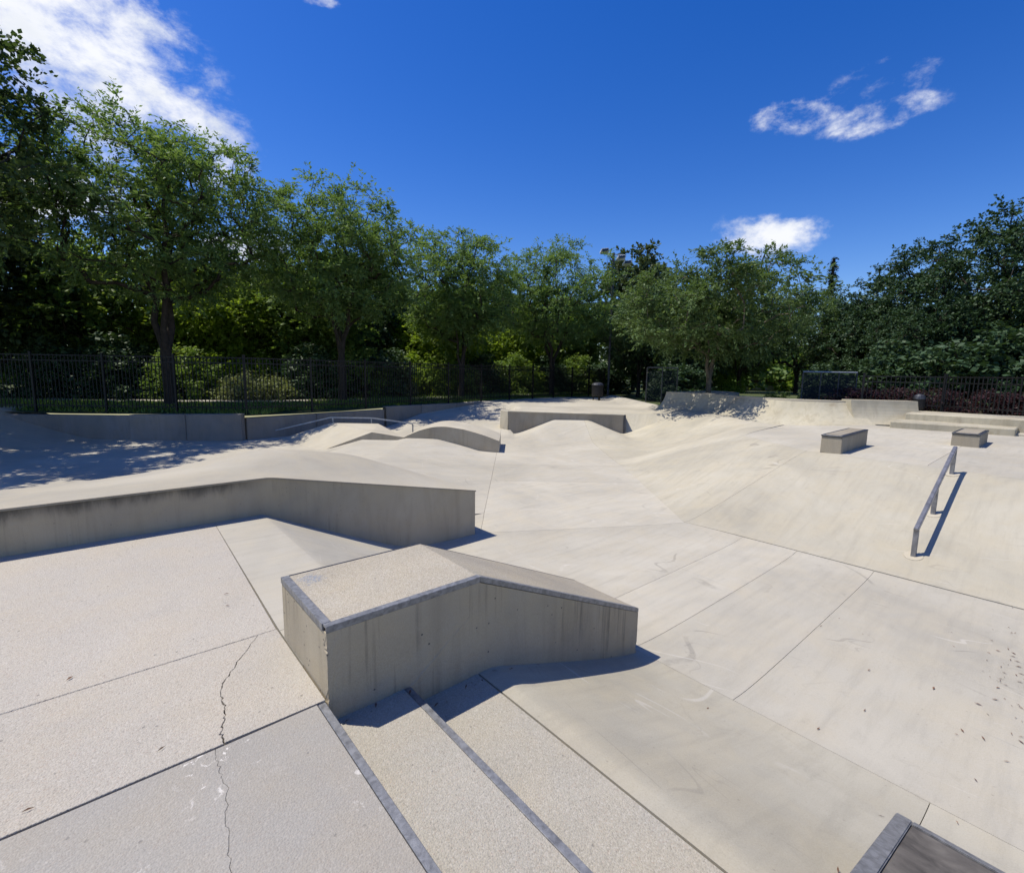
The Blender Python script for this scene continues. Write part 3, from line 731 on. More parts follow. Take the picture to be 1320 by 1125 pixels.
# ------------------------------------------------------------------ two boxes on the right deck
def grind_box(loc, sx, sy, h, label, rz=0.0, slope=0.0):
    t = tag(empty('grind_box', loc, rz), label, 'box', 'concrete boxes on the right deck')
    bm = bmesh.new(); prism(bm, [(0, 0, -.05), (sx, 0, -.05), (sx, sy, -.05), (0, sy, -.05)], (0, 0, h + .05 - .03))
    for v in bm.verts:
        if v.co.z > .05: v.co.x += (.0 if v.co.x > .1 else .012); v.co.z += slope * v.co.x
    bevel(bm, .008, 1); o = bm_obj('body', bm, MATS['box_concrete'], t)
    bm = bmesh.new(); prism(bm, [(-.006, -.006, h - .029), (sx + .006, -.006, h - .029), (sx + .006, sy + .006, h - .029), (-.006, sy + .006, h - .029)], (0, 0, .03))
    for v in bm.verts: v.co.z += slope * v.co.x
    bevel(bm, .006, 1); o = bm_obj('edge_angle', bm, MATS['dark_steel'], t)
    bm = bmesh.new(); prism(bm, [(.05, .05, h + .0015), (sx - .05, .05, h + .0015), (sx - .05, sy - .05, h + .0015), (.05, sy - .05, h + .0015)], (0, 0, .004))
    for v in bm.verts: v.co.z += slope * v.co.x
    bm_obj('top_slab', bm, MATS['box_concrete'], t)
    return t
grind_box((10.86, 2.83, .2), 1.75, .36, .31, 'narrow grey concrete box at the top edge of the right bank', slope=.012)
grind_box((14.33, 1.22, .2), 1.45, .46, .27, 'squat grey concrete box beside the top of the handrail')

# ------------------------------------------------------------------ far wall, with bank in front
fw = tag(empty('concrete_wall', tuple(W(2.3, 20.2, -.9))), 'free-standing concrete wall with a wedge-shaped mound in front', 'wall', 'concrete walls')
bm = bmesh.new(); prism(bm, [W(-.18, 20.05, -1.3), W(4.70, 20.05, -1.3), W(4.70, 20.05, -.03), W(-.18, 20.05, .05)], W(0, .55)); bevel(bm, .015, 1)
part('body', bm, 'box_concrete', fw)
bm = bmesh.new(); prism(bm, [W(-.20, 20.02, .051), W(4.72, 20.02, -.028), W(4.72, 20.02, -.062), W(-.20, 20.02, .017)], W(0, .60)); part('coping', bm, 'smooth_top_concrete', fw)
bm = bmesh.new(); prism(bm, [W(4.66, 20.01, -1.2), W(4.74, 20.01, -1.2), W(4.74, 20.01, -.03), W(4.66, 20.01, -.03)], W(0, .04)); part('end_angle', bm, 'dark_steel', fw)
bm = bmesh.new(); prism(bm, [W(-.55, 20.35, -1.3), W(-.19, 20.03, -1.3), W(-.19, 20.03, .04), W(-.50, 20.40, .045)], W(.0, .62)); part('end_pier', bm, 'smooth_top_concrete', fw)

# ------------------------------------------------------------------ left retaining walls
def wall_panel(p, q, zlo, ztop_p, ztop_q, th, label, joint=()):
    mid = (Vector(p) + Vector(q)) / 2
    t = tag(empty('retaining_wall', tuple(W(mid.x, mid.y, zlo))), label, 'wall', 'retaining walls along the fence')
    d = (Vector(q) - Vector(p)); nrm = Vector((-d.y, d.x)).normalized() * th
    ends = [0.0] + list(joint) + [1.0]
    for a, b in zip(ends[:-1], ends[1:]):
        a2, b2 = a + .0015, b - .0015
        A = Vector(p) + d * a2; B = Vector(p) + d * b2
        za = ztop_p + (ztop_q - ztop_p) * a; zb_ = ztop_p + (ztop_q - ztop_p) * b
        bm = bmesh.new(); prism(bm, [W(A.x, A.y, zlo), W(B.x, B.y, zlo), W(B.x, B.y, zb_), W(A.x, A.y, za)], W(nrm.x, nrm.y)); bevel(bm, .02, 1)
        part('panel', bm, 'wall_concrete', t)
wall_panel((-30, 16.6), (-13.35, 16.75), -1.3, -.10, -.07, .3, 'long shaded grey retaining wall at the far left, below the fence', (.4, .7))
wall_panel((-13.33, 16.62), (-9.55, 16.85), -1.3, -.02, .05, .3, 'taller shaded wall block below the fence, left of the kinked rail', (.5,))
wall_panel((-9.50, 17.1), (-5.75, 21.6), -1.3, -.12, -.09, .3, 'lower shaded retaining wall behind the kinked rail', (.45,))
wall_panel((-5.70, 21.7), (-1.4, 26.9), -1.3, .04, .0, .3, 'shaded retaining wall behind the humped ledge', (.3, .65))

# ------------------------------------------------------------------ quarter pipe at the back right
qp = tag(empty('quarter_pipe', tuple(W(9.5, 20, .2))), 'curved concrete quarter pipe, its left half in tree shade', 'quarter pipe')
def build_qp():
    ctrl = [(11.6, 16.02), (10.9, 16.16), (10.2, 16.45), (9.55, 17.0), (9.1, 17.9), (8.75, 19.0), (8.35, 20.4), (7.9, 21.6), (7.2, 22.6)]
    # smooth curve through the control points
    pts = []
    c = [Vector(p) for p in ctrl]
    for i in range(len(c) - 1):
        p0, p1, p2, p3 = c[max(0, i - 1)], c[i], c[i + 1], c[min(len(c) - 1, i + 2)]
        for k in range(6):
            t = k / 6
            pts.append(.5 * ((2 * p1) + (p2 - p0) * t + (2 * p0 - 5 * p1 + 4 * p2 - p3) * t * t + (3 * p1 - p0 - 3 * p2 + p3) * t ** 3))
    pts.append(c[-1])
    zt = .86; Rr = 1.30; n = len(pts)
    bm = bmesh.new(); rows = []; deckr = []
    for i, p in enumerate(pts):
        a, b = pts[max(0, i - 1)], pts[min(n - 1, i + 1)]; d = (b - a).normalized()
        inn = Vector((-d.y, d.x))                   # towards the bowl
        row = []
        qb = p + inn * Rr; zb = hzuv(qb.x, qb.y) - .03
        for k in range(11):
            ang = k / 10
            hgt = (zt - zb)
            off = Rr * (1 - math.sin(ang * math.radians(72)) / math.sin(math.radians(72)))
            z = zb + hgt * (1 - math.cos(ang * math.radians(72))) / (1 - math.cos(math.radians(72)))
            q = p + inn * off
            row.append(bm.verts.new(W(q.x, q.y, z)))
        rows.append(row)
    for i in range(n - 1):
        for k in range(10):
            f = bm.faces.new((rows[i][k], rows[i][k + 1], rows[i + 1][k + 1], rows[i + 1][k])); f.smooth = True
    bmesh.ops.recalc_face_normals(bm, faces=bm.faces)
    part('transition', bm, 'ramp_concrete', qp)
    # coping lip and deck behind it
    bm = bmesh.new(); A = []; B = []; C = []
    for i, p in enumerate(pts):
        a, b = pts[max(0, i - 1)], pts[min(n - 1, i + 1)]; d = (b - a).normalized(); o = Vector((d.y, -d.x))
        wdt = .45 + 3.6 * float(sstep(np.array(i / (n - 1)), .7, .95))
        A.append((p - o * .02, zt + .012)); B.append((p + o * wdt, zt + .012)); C.append((p + o * wdt, -.3))
    va = [bm.verts.new(W(q.x, q.y, z)) for q, z in A]; vb = [bm.verts.new(W(q.x, q.y, z)) for q, z in B]; vc = [bm.verts.new(W(q.x, q.y, z)) for q, z in C]
    vd = [bm.verts.new(W(q.x, q.y, z - .05)) for q, z in A]
    for i in range(n - 1):
        bm.faces.new((va[i], vb[i], vb[i + 1], va[i + 1])); bm.faces.new((vb[i], vc[i], vc[i + 1], vb[i + 1])); bm.faces.new((vd[i], va[i], va[i + 1], vd[i + 1]))
    q = [W(p.x, p.y, -.4) for p in (A[-1][0],)]
    e = bm.verts.new(q[0]); bm.faces.new((va[-1], vb[-1], vc[-1], e))
    bmesh.ops.recalc_face_normals(bm, faces=bm.faces)
    part('platform', bm, 'smooth_top_concrete', qp)
    # straight block at the right end
    bm = bmesh.new(); n2 = 10; prof = []
    for k in range(n2 + 1):
        a = k / n2; prof.append((.55 * (1 - math.sin(a * 1.35) / math.sin(1.35)), .19 + (.93 - .19) * (1 - math.cos(a * 1.35)) / (1 - math.cos(1.35))))
    poly = [W(11.12, 15.85 - o, z) for o, z in prof] + [W(11.12, 16.3, .93), W(11.12, 16.3, -.2), W(11.12, 15.85 - .55, -.2)]
    prism(bm, poly, W(1.85, -.42)); part('end_block', bm, 'ramp_concrete', qp)
build_qp()

# ------------------------------------------------------------------ low seat tiers at the right
st = tag(empty('seat_tiers', (19, 2, .2)), 'two low pale concrete seat tiers in front of the purple shrubs', 'seating')
bm = bmesh.new(); prism(bm, [(18.25, .9, .1), (18.25, .9, .37), (19.3, .9, .39), (19.3, .9, .1)], (-.35, 2.6, 0)); bevel(bm, .02, 1); part('lower_tier', bm, 'ramp_concrete', st)
bm = bmesh.new(); prism(bm, [(18.95, -7, .1), (18.95, -7, .585), (20.6, -7, .60), (20.6, -7, .1)], (0, 10.35, 0)); bevel(bm, .02, 1); part('upper_tier', bm, 'ramp_concrete', st)
bm = bmesh.new(); prism(bm, [(18.4, -7, .05), (18.4, -7, .235), (18.94, -7, .235), (18.94, -7, .05)], (0, 10.6, 0)); bevel(bm, .015, 1); part('kerb_step', bm, 'smooth_top_concrete', st)

# ------------------------------------------------------------------ fences
def iron_fence(pts, h, label, z0, pitch=.125, panel=2.4):
    root = tag(empty('iron_fence', tuple(W(pts[0][0], pts[0][1], z0))), label, 'fence', 'black iron picket fences')
    inv = Matrix.Translation(root.location).inverted()
    pm = bmesh.new(); box(pm, -.011, .011, -.011, .011, .06, h); me = bpy.data.meshes.new('picket'); pm.to_mesh(me); pm.free(); me.materials.append(MATS['iron_black'])
    qm = bmesh.new(); box(qm, -.034, .034, -.034, .034, -.1, h + .06); box(qm, -.042, .042, -.042, .042, h + .061, h + .085); mp = bpy.data.meshes.new('post'); qm.to_mesh(mp); qm.free(); mp.materials.append(MATS['iron_black'])
    npk = 0
    for (a, b) in zip(pts[:-1], pts[1:]):
        A = W(a[0], a[1], z0); B = W(b[0], b[1], z0); d = B - A; Ld = d.length; n = max(1, round(Ld / panel)); rz = math.atan2(d.y, d.x)
        for k in range(n):
            p = A + d * (k / n); q = A + d * ((k + 1) / n)
            o = link('post', mp, None, root); o.location = p - root.location; o.rotation_euler.z = rz
            for zr in (.16, h - .22, h - .03):
                bm = bmesh.new(); bar(bm, p + Vector((0, 0, zr)), q + Vector((0, 0, zr)), .03, .035); part('rail', bm, 'iron_black', root)
            m = int((q - p).length / pitch)
            for j in range(1, m):
                if npk >= 299: break
                o = link('picket', me, None, root); o.location = p + (q - p) * (j / m) - root.location; o.rotation_euler.z = rz; npk += 1
        o = link('post', mp, None, root); o.location = B - root.location; o.rotation_euler.z = rz
    return root
iron_fence([(-19.6, 17.15), (-9.7, 17.5), (-.2, 29.2), (7.2, 38.2)], 1.98, 'long black iron picket fence below the locust trees', .06, pitch=.128)
iron_fence([(12.3, 17.0), (14.0, 15.7), (14.3, 13.2), (15.2, 11.5), (17.5, 7.5)], 1.12, 'black iron picket fence in front of the purple shrubs', .62, pitch=.12, panel=1.9)

def mesh_screen(u0, v0, u1, v1, h, z0, n, label):
    root = tag(empty('mesh_screen', tuple(W(u0, v0, z0))), label, 'fence', 'dark blue mesh screens')
    A = W(u0, v0, z0); B = W(u1, v1, z0)
    for k in range(n + 1):
        p = A.lerp(B, k / n); bm = bmesh.new(); bar(bm, p, p + Vector((0, 0, h)), .035, up=(1, 0, 0), sides=8); part('post', bm, 'dark_steel', root)
    for k in range(n):
        p = A.lerp(B, k / n); q = A.lerp(B, (k + 1) / n); e = (q - p).normalized() * .05
        bm = bmesh.new(); bar(bm, p + e + Vector((0, 0, h * .5)), q - e + Vector((0, 0, h * .5)), .012, h * .86); part('mesh_panel', bm, 'screen_mesh', root)
    bm = bmesh.new(); bar(bm, A + Vector((0, 0, h)), B + Vector((0, 0, h)), .035, sides=8); part('top_rail', bm, 'galvanised' if n == 3 else 'dark_steel', root)
    return root
mesh_screen(11.95, 20.0, 14.1, 19.9, 1.28, .58, 3, 'dark blue mesh screen with pale top rail above the quarter pipe')
mesh_screen(7.6, 27.5, 9.4, 27.7, 2.1, -.05, 2, 'dark mesh gate between the posts, left of the leaning pale trunk')

# ------------------------------------------------------------------ lamp pole, bins, far building
lp = tag(empty('lamp_post', tuple(W(7.1, 36, 0))), 'tall grey lamp post with two floodlights among the trees', 'lamp post')
base = W(7.1, 36, 0)
bm = bmesh.new(); bar(bm, base, base + Vector((0, 0, 10.3)), .09, up=(1, 0, 0), sides=10); part('pole', bm, 'lamp_pole', lp)
bm = bmesh.new(); bar(bm, base + W(-.9, 0) + Vector((0, 0, 10.25)), base + W(.9, 0) + Vector((0, 0, 10.15)), .07); part('cross_arm', bm, 'galvanised', lp)
for du, dz in ((.50, 9.95), (-.7, 10.4), (.95, 9.6)):
    c = base + W(du, -.2) + Vector((0, 0, dz)); bm = bmesh.new()
    prism(bm, [c + W(-.28, -.25, .10), c + W(.28, -.25, .16), c + W(.34, .25, .05), c + W(-.30, .25, -.05)], (0, 0, -.2)); bevel(bm, .05, 2)
    fl_ = part('floodlight', bm, 'lamp_white', lp)
    bm = bmesh.new(); prism(bm, [c + W(-.22, -.27, .04), c + W(.22, -.27, .09), c + W(.22, -.27, -.08), c + W(-.22, -.27, -.12)], W(0, .015))
    lens = bm_obj('lens', bm, MATS['window_glass'], fl_)
def litter_bin(loc, r, h, label, legs=False):
    t = tag(empty('litter_bin', loc), label, 'bin', 'dark litter bins')
    bm = bmesh.new(); n = 18; prev = None; z0 = .25 if legs else 0.0
    prof = [(r * .86, z0), (r, z0 + .08), (r * 1.02, h - .1), (r * 1.06, h - .08), (r * 1.06, h - .03)]
    for rad, z in prof:
        ring = [bm.verts.new((rad * math.cos(k * 2 * math.pi / n), rad * math.sin(k * 2 * math.pi / n), z)) for k in range(n)]
        if prev:
            for k in range(n): bm.faces.new((prev[k], prev[(k + 1) % n], ring[(k + 1) % n], ring[k]))
        else: bm.faces.new(ring[::-1])
        prev = ring
    bm_obj('body', bm, MATS['bin_black'], t)
    bm = bmesh.new(); prev = None
    for rad, z in ((r * 1.08, h - .03), (r * .95, h + .06), (r * .5, h + .12), (r * .2, h + .13)):
        ring = [bm.verts.new((rad * math.cos(k * 2 * math.pi / n), rad * math.sin(k * 2 * math.pi / n), z)) for k in range(n)]
        if prev:
            for k in range(n): bm.faces.new((prev[k], prev[(k + 1) % n], ring[(k + 1) % n], ring[k]))
        prev = ring
    bm.faces.new(prev); bm_obj('lid', bm, MATS['dark_steel'], t)
    if legs:
        for k in range(3):
            a = k * 2.1; bm = bmesh.new(); bar(bm, (r * .7 * math.cos(a), r * .7 * math.sin(a), 0), (r * .7 * math.cos(a), r * .7 * math.sin(a), .3), .05, up=(1, 0, 0)); bm_obj('leg', bm, MATS['iron_black'], t)
    return t
litter_bin(tuple(W(13.45, 15.95, .62)), .16, .40, 'small dark bin beside the right end of the quarter pipe')
litter_bin(tuple(W(5.35, 30.5, .0)), 0.36, 1.0, 'dark litter bin on legs below the lamp post', True)
bd = tag(empty('far_building', tuple(W(31, 62, 0))), 'low pale building with a brown band glimpsed between the trees', 'building')
a, b = W(26, 62, 0), W(36.5, 61, 0)
bm = bmesh.new(); prism(bm, [a, b, b + Vector((0, 0, 3.4)), a + Vector((0, 0, 3.4))], W(0, 6)); part('wall', bm, 'building_pale', bd)
bm = bmesh.new(); prism(bm, [a + W(-.2, -.3, .9), b + W(.2, -.3, .9), b + W(.2, -.3, 1.9), a + W(-.2, -.3, 1.9)], W(0, .25)); part('brown_band', bm, 'building_brown', bd)
bm = bmesh.new(); prism(bm, [a + W(-.4, -.5, 3.41), b + W(.4, -.5, 3.41), b + W(.4, 6.4, 3.41), a + W(-.4, 6.4, 3.41)], (0, 0, .3)); part('roof', bm, 'building_brown', bd)
for k in range(4):
    p = a.lerp(b, .12 + .22 * k); q = a.lerp(b, .12 + .22 * k + .09); bm = bmesh.new(); o = W(0, -.06)
    prism(bm, [p + o + Vector((0, 0, 2.05)), q + o + Vector((0, 0, 2.05)), q + o + Vector((0, 0, 3.0)), p + o + Vector((0, 0, 3.0))], W(0, .04)); part('window', bm, 'window_glass', bd)

# path behind the fence
def strip(name, pts, w, z, mat):
    bm = bmesh.new(); L_ = []; R_ = []
    for i, p in enumerate(pts):
        a, b = Vector(pts[max(0, i - 1)]), Vector(pts[min(len(pts) - 1, i + 1)]); d = (b - a).normalized(); n = Vector((-d.y, d.x)) * w / 2
        L_.append(bm.verts.new(W(p[0] + n.x, p[1] + n.y, z))); R_.append(bm.verts.new(W(p[0] - n.x, p[1] - n.y, z)))
    for i in range(len(pts) - 1): bm.faces.new((R_[i], R_[i + 1], L_[i + 1], L_[i]))
    return tag(bm_obj(name, bm, MATS[mat]), kind='structure')
strip('path', [(-40, 22.3), (-20, 22.6), (-12, 23.6), (-5, 29.5), (3, 38.5), (12, 47)], 1.5, .07, 'path_surface')

# ------------------------------------------------------------------ vegetation
def leaf_quads(rng, P, L, Wd, droop=.25, flat=.6, updir=None):
    n = len(P)
    az = rng.uniform(0, 2 * np.pi, n)
    d = np.stack([np.cos(az), np.sin(az), rng.normal(-droop, .35, n)], 1); d /= np.linalg.norm(d, axis=1)[:, None]
    if updir is not None:
        d = d * .75 + updir * .8; d /= np.linalg.norm(d, axis=1)[:, None]
    nr = rng.normal(0, 1, (n, 3)) * (1 - flat); nr[:, 2] += flat + .25
    s = np.cross(d, nr); s /= np.linalg.norm(s, axis=1)[:, None] + 1e-9
    sc_ = rng.uniform(.55, 1.5, n); l = (L * sc_)[:, None]; w = (Wd * sc_ * rng.uniform(.8, 1.2, n))[:, None]
    v = np.stack([P, P + d * l * .45 + s * w * .5, P + d * l, P + d * l * .55 - s * w * .5], 1).reshape(-1, 3)
    q = np.arange(n * 4).reshape(n, 4)
    return v, q
def lumps(rng, n=9, amp=.13):
    dirs = rng.normal(0, 1, (n, 3)); dirs /= np.linalg.norm(dirs, axis=1)[:, None]; k = rng.uniform(.4, 1, n) * amp
    return lambda d: 1 + ((np.maximum(0, d @ dirs.T) ** 3) * k).sum(1) - amp * .35
def tree_meshes(name, seed, H, R, zlo, fork, nst, natt, per, L, Wd, bark, leaf, r0_=.20, lump_amp=.13, lean=(0, 0), cl=.55, flat=.6, droop=.25, top_heavy=.0, hollow=.45, trunk_h=None, offs=(0, 0)):
    rng = np.random.default_rng(seed); lump = lumps(rng, 9, lump_amp)
    zc = zlo + (H - zlo) * .52; rz = (H - zlo) * .5
    d = rng.normal(0, 1, (natt, 3)); d /= np.linalg.norm(d, axis=1)[:, None]
    r = rng.uniform(0, 1, natt) ** hollow
    A = d * (r * lump(d))[:, None]
    A[:, 2] = np.where(A[:, 2] < -.55, A[:, 2] * .8, A[:, 2])
    wide = 1 + top_heavy * A[:, 2]
    A = np.stack([A[:, 0] * R * wide + lean[0] + offs[0], A[:, 1] * R * wide + lean[1] + offs[1], A[:, 2] * rz + zc], 1)
    nodes = [np.array([0, 0, -.3])]; par = [-1]
    def chain(i0, target, k, bend=.12):
        p0 = nodes[i0]; i = i0; Ld = np.linalg.norm(target - p0)
        for t in np.linspace(0, 1, k + 1)[1:]:
            q = p0 + (target - p0) * t + rng.normal(0, bend * Ld / k * .5, 3) * (1 if t < 1 else 0)
            q[2] += .10 * Ld * math.sin(t * math.pi)
            nodes.append(q); par.append(i); i = len(nodes) - 1
        return i
    f = chain(0, np.array([lean[0] * .25, lean[1] * .25, fork]), 4, .04)
    ph = rng.uniform(0, 6)
    for k in range(nst):
        a = ph + k * 2 * math.pi / nst + rng.normal(0, .25); rr_ = R * rng.uniform(.25, .45)
        tgt = np.array([math.cos(a) * rr_ + lean[0] * .7, math.sin(a) * rr_ + lean[1] * .7, zlo + (H - zlo) * rng.uniform(.40, .58)])
        chain(f - (1 if rng.random() < .4 else 0), tgt, 7, .22)
    if trunk_h: chain(f, np.array([lean[0], lean[1], trunk_h]), 8, .10)
    order = np.argsort(np.linalg.norm(A - np.array([0, 0, zlo]), axis=1))
    tips = []
    for i in order:
        nd = np.array(nodes); dv = A[i] - nd; dist = np.linalg.norm(dv, axis=1) + .9 * np.maximum(0, -dv[:, 2]); dist[:3] += 50
        j = int(np.argmin(dist)); k = 2 if dist[j] < 1.0 else 4
        tips.append(chain(j, A[i], k, .25))
    nd = np.array(nodes); n = len(nd); cnt = np.zeros(n)
    for t in tips: cnt[t] += 1
    for i in range(n - 1, 0, -1): cnt[par[i]] += cnt[i]
    rad = np.maximum(.011, r0_ * (cnt / max(1, cnt[0])) ** .46)
    rad[0] *= 1.35
    # tubes
    ii = np.arange(1, n); pp = np.array(par)[1:]
    a, b = nd[pp], nd[ii]; dd = b - a; dd /= np.linalg.norm(dd, axis=1)[:, None] + 1e-9
    ref = np.where(np.abs(dd[:, 2:3]) > .9, np.array([[1., 0, 0]]), np.array([[0, 0, 1.]]))
    s = np.cross(dd, ref); s /= np.linalg.norm(s, axis=1)[:, None]; t = np.cross(s, dd)
    S = 6; an = np.arange(S) * 2 * np.pi / S
    ra = np.minimum(rad[pp], rad[ii] * 1.35 + .01)
    ring0 = a[:, None] + (s[:, None] * np.cos(an)[None, :, None] + t[:, None] * np.sin(an)[None, :, None]) * ra[:, None, None]
    ring1 = (b + dd * .02)[:, None] + (s[:, None] * np.cos(an)[None, :, None] + t[:, None] * np.sin(an)[None, :, None]) * rad[ii][:, None, None]
    V = np.concatenate([ring0, ring1], 1).reshape(-1, 3); bs = (np.arange(len(ii)) * 2 * S)[:, None]
    k = np.arange(S); k2 = (k + 1) % S
    Q = np.stack([bs + k, bs + k2, bs + S + k2, bs + S + k], -1).reshape(-1, 4)
    tm = np_mesh('trunk', V, Q); tm.materials.append(MATS[bark])
    for p_ in tm.polygons: p_.use_smooth = True
    # leaves: every tip carries a handful of short twigs, the leaves stand along them
    T = nd[tips]; m = len(T); cen = np.array([lean[0], lean[1], zc - rz * .35])
    nt_ = 9; pl = max(4, per // nt_)
    outd = T - cen; outd /= np.linalg.norm(outd, axis=1)[:, None] + 1e-9
    size = rng.uniform(.6, 1.35, m) * cl
    TT = np.repeat(T, nt_, 0); rd = rng.normal(0, 1, (m * nt_, 3)); rd /= np.linalg.norm(rd, axis=1)[:, None]
    td = rd * 1.0 + np.repeat(outd, nt_, 0) * .55; td[:, 2] = td[:, 2] * .65 + .05; td /= np.linalg.norm(td, axis=1)[:, None]
    tl = np.repeat(size, nt_) * rng.uniform(.7, 1.7, m * nt_)
    t_ = np.tile(np.linspace(.12, 1, pl), m * nt_) + rng.normal(0, .03, m * nt_ * pl)
    B0 = np.repeat(TT, pl, 0); D0 = np.repeat(td, pl, 0); L0 = np.repeat(tl, pl)
    Pn = B0 + D0 * (L0 * t_)[:, None]; Pn[:, 2] -= .22 * L0 * t_ ** 2
    Pn += rng.normal(0, .035, Pn.shape)
    v, q = leaf_quads(rng, Pn, L, Wd, droop, flat, D0)
    cm = np_mesh('crown', v, q); cm.materials.append(MATS[leaf])
    return tm, cm
def place_tree(name, meshes, u, v, label, z=.0, rz=0.0, sc=1.0, group='park trees', cat='tree', szz=None):
    t = tag(empty(name, tuple(W(u, v, z)), rz), label, cat, group); t.scale = (sc, sc, szz or sc)
    for nm, me in zip(('trunk', 'crown'), meshes): link(nm, me, None, t)
    return t
LOC = dict(bark='bark_dark', leaf='leaf_locust', L=.165, Wd=.060, droop=.35, flat=.55)
G_L = 'honey locust trees along the fence'
m1 = tree_meshes('a', 11, 11.5, 4.6, 3.8, 2.4, 3, 430, 165, r0_=.21, cl=.66, top_heavy=.12, **LOC)
place_tree('locust_tree', m1, -14.4, 20.2, 'tallest forked locust tree with airy crown near the left edge', group=G_L, rz=.4, sc=.97)
m2 = tree_meshes('b', 23, 11.7, 4.1, 3.6, 2.6, 3, 410, 175, r0_=.18, cl=.64, top_heavy=.10, **LOC)
place_tree('locust_tree', m2, -8.9, 25.2, 'rounded locust tree second from left behind the fence', group=G_L, rz=1.0, sc=.98, szz=.90)
m3 = tree_meshes('c', 37, 10.7, 3.5, 3.1, 2.0, 3, 350, 185, r0_=.17, cl=.66, top_heavy=.08, **LOC)
place_tree('locust_tree', m3, -3.3, 31.0, 'smaller locust tree with twisting limbs, third along the fence', group=G_L, rz=2.0, szz=.93)
m4 = tree_meshes('d', 41, 11.0, 4.3, 3.1, 1.6, 3, 370, 185, r0_=.20, cl=.70, top_heavy=.08, **LOC)
place_tree('locust_tree', m4, 2.9, 36.0, 'multi-stemmed locust tree left of the lamp post', group=G_L, rz=.3, szz=.95)
m6 = tree_meshes('e', 53, 6.3, 4.1, 2.3, 1.9, 3, 420, 200, r0_=.12, cl=.55, bark='bark_pale', leaf='leaf_mid', L=.13, Wd=.055, droop=.35, flat=.55, lean=(-.5, -1.0))
place_tree('locust_tree', m6, 9.2, 22.7, 'broad low locust tree with leaning pale trunk behind the quarter pipe', group=G_L, rz=-YAW, szz=1.0)
m0 = tree_meshes('f', 61, 12.6, 5.4, 3.4, 2.6, 4, 520, 190, r0_=.28, cl=.66, bark='bark_dark', leaf='leaf_maple', L=.13, Wd=.10, droop=.2, flat=.5)
place_tree('maple_tree', m0, -19.3, 13.2, 'dark leafy maple tree cut off by the left edge', rz=.7)
place_tree('maple_tree', m0, -24.5, 17.5, 'deep shaded maple tree at the far left behind the fence', rz=2.9, sc=1.0)
m5 = tree_meshes('g', 71, 12.2, 3.2, 3.0, 3.2, 3, 260, 120, r0_=.2, cl=.6, bark='bark_dark', leaf='leaf_poplar', L=.26, Wd=.20, droop=.2, flat=.35, trunk_h=11)
place_tree('poplar_tree', m5, 11.2, 45, 'silvery green poplar tree right behind the lamp post')
place_tree('poplar_tree', m5, 19.0, 62, 'slender poplar top rising behind the trees right of the lamp post', rz=2, sc=.95)
DK = dict(bark='bark_dark', leaf='leaf_dark', L=.13, Wd=.085, droop=.3, flat=.55)
m8 = tree_meshes('h', 83, 9.5, 5.3, .8, 1.8, 4, 640, 190, r0_=.3, cl=.70, hollow=.35, lump_amp=.22, **DK)
place_tree('broadleaf_tree', m8, 25.3, 24.5, 'massive dark broadleaf tree filling the right edge', rz=.2)
m7 = tree_meshes('i', 97, 8.6, 3.8, .9, 1.4, 3, 360, 170, r0_=.2, cl=.60, hollow=.38, lump_amp=.25, **DK)
place_tree('broadleaf_tree', m7, 22.0, 28.6, 'dark rounded tree left of the massive right-hand tree', rz=.2, sc=.84)
place_tree('broadleaf_tree', m7, 19.8, 23.6, 'lower dark tree standing above the purple shrubs', rz=2.2, sc=.62)
mL = tree_meshes('j', 103, 9.4, 3.9, 2.4, 2.0, 3, 330, 140, r0_=.18, cl=.62, bark='bark_dark', leaf='leaf_mid', L=.165, Wd=.060, droop=.35, flat=.55)
place_tree('locust_tree', mL, 19.6, 33.5, 'feathery locust tree between the spruce tip and the right-hand tree', group=G_L, rz=.5, sc=.80)
place_tree('locust_tree', mL, 15.4, 33.0, 'locust tree just right of the low leaning one', group=G_L, rz=2.5, sc=.72)
place_tree('locust_tree', mL, 9.6, 37.0, 'dark locust tree between the lamp post and the leaning trunk', group=G_L, rz=3.5, sc=.80)

def spruce_meshes(seed, H, R):
    rng = np.random.default_rng(seed); pts = []; bm = bmesh.new()
    bar(bm, (0, 0, -.2), (0, 0, H * .97), .12, up=(1, 0, 0), sides=7)
    z = .8
    while z < H:
        rad = R * (1 - z / H) ** .85 + .08; nb = max(5, int(9 * (1 - z / H)) + 4)
        for k in range(nb):
            a = rng.uniform(0, 2 * np.pi); ln = rad * rng.uniform(.75, 1.1)
            m = max(6, int(ln * 46)); t = rng.uniform(.05, 1, m) * ln
            pts.append(np.stack([np.cos(a) * t + rng.normal(0, .06, m), np.sin(a) * t + rng.normal(0, .06, m), z - t * .28 + rng.normal(0, .04, m)], 1))
        z += .32
    P = np.concatenate(pts); v, q = leaf_quads(rng, P, .24, .09, .3, .5)
    cm = np_mesh('crown', v, q); cm.materials.append(MATS['leaf_spruce'])
    tm = bpy.data.meshes.new('trunk'); bm.to_mesh(tm); bm.free(); tm.materials.append(MATS['bark_dark'])
    return tm, cm
place_tree('spruce_tree', spruce_meshes(5, 12.6, 2.3), 28.7, 45, 'pointed dark spruce tip showing above the treeline')

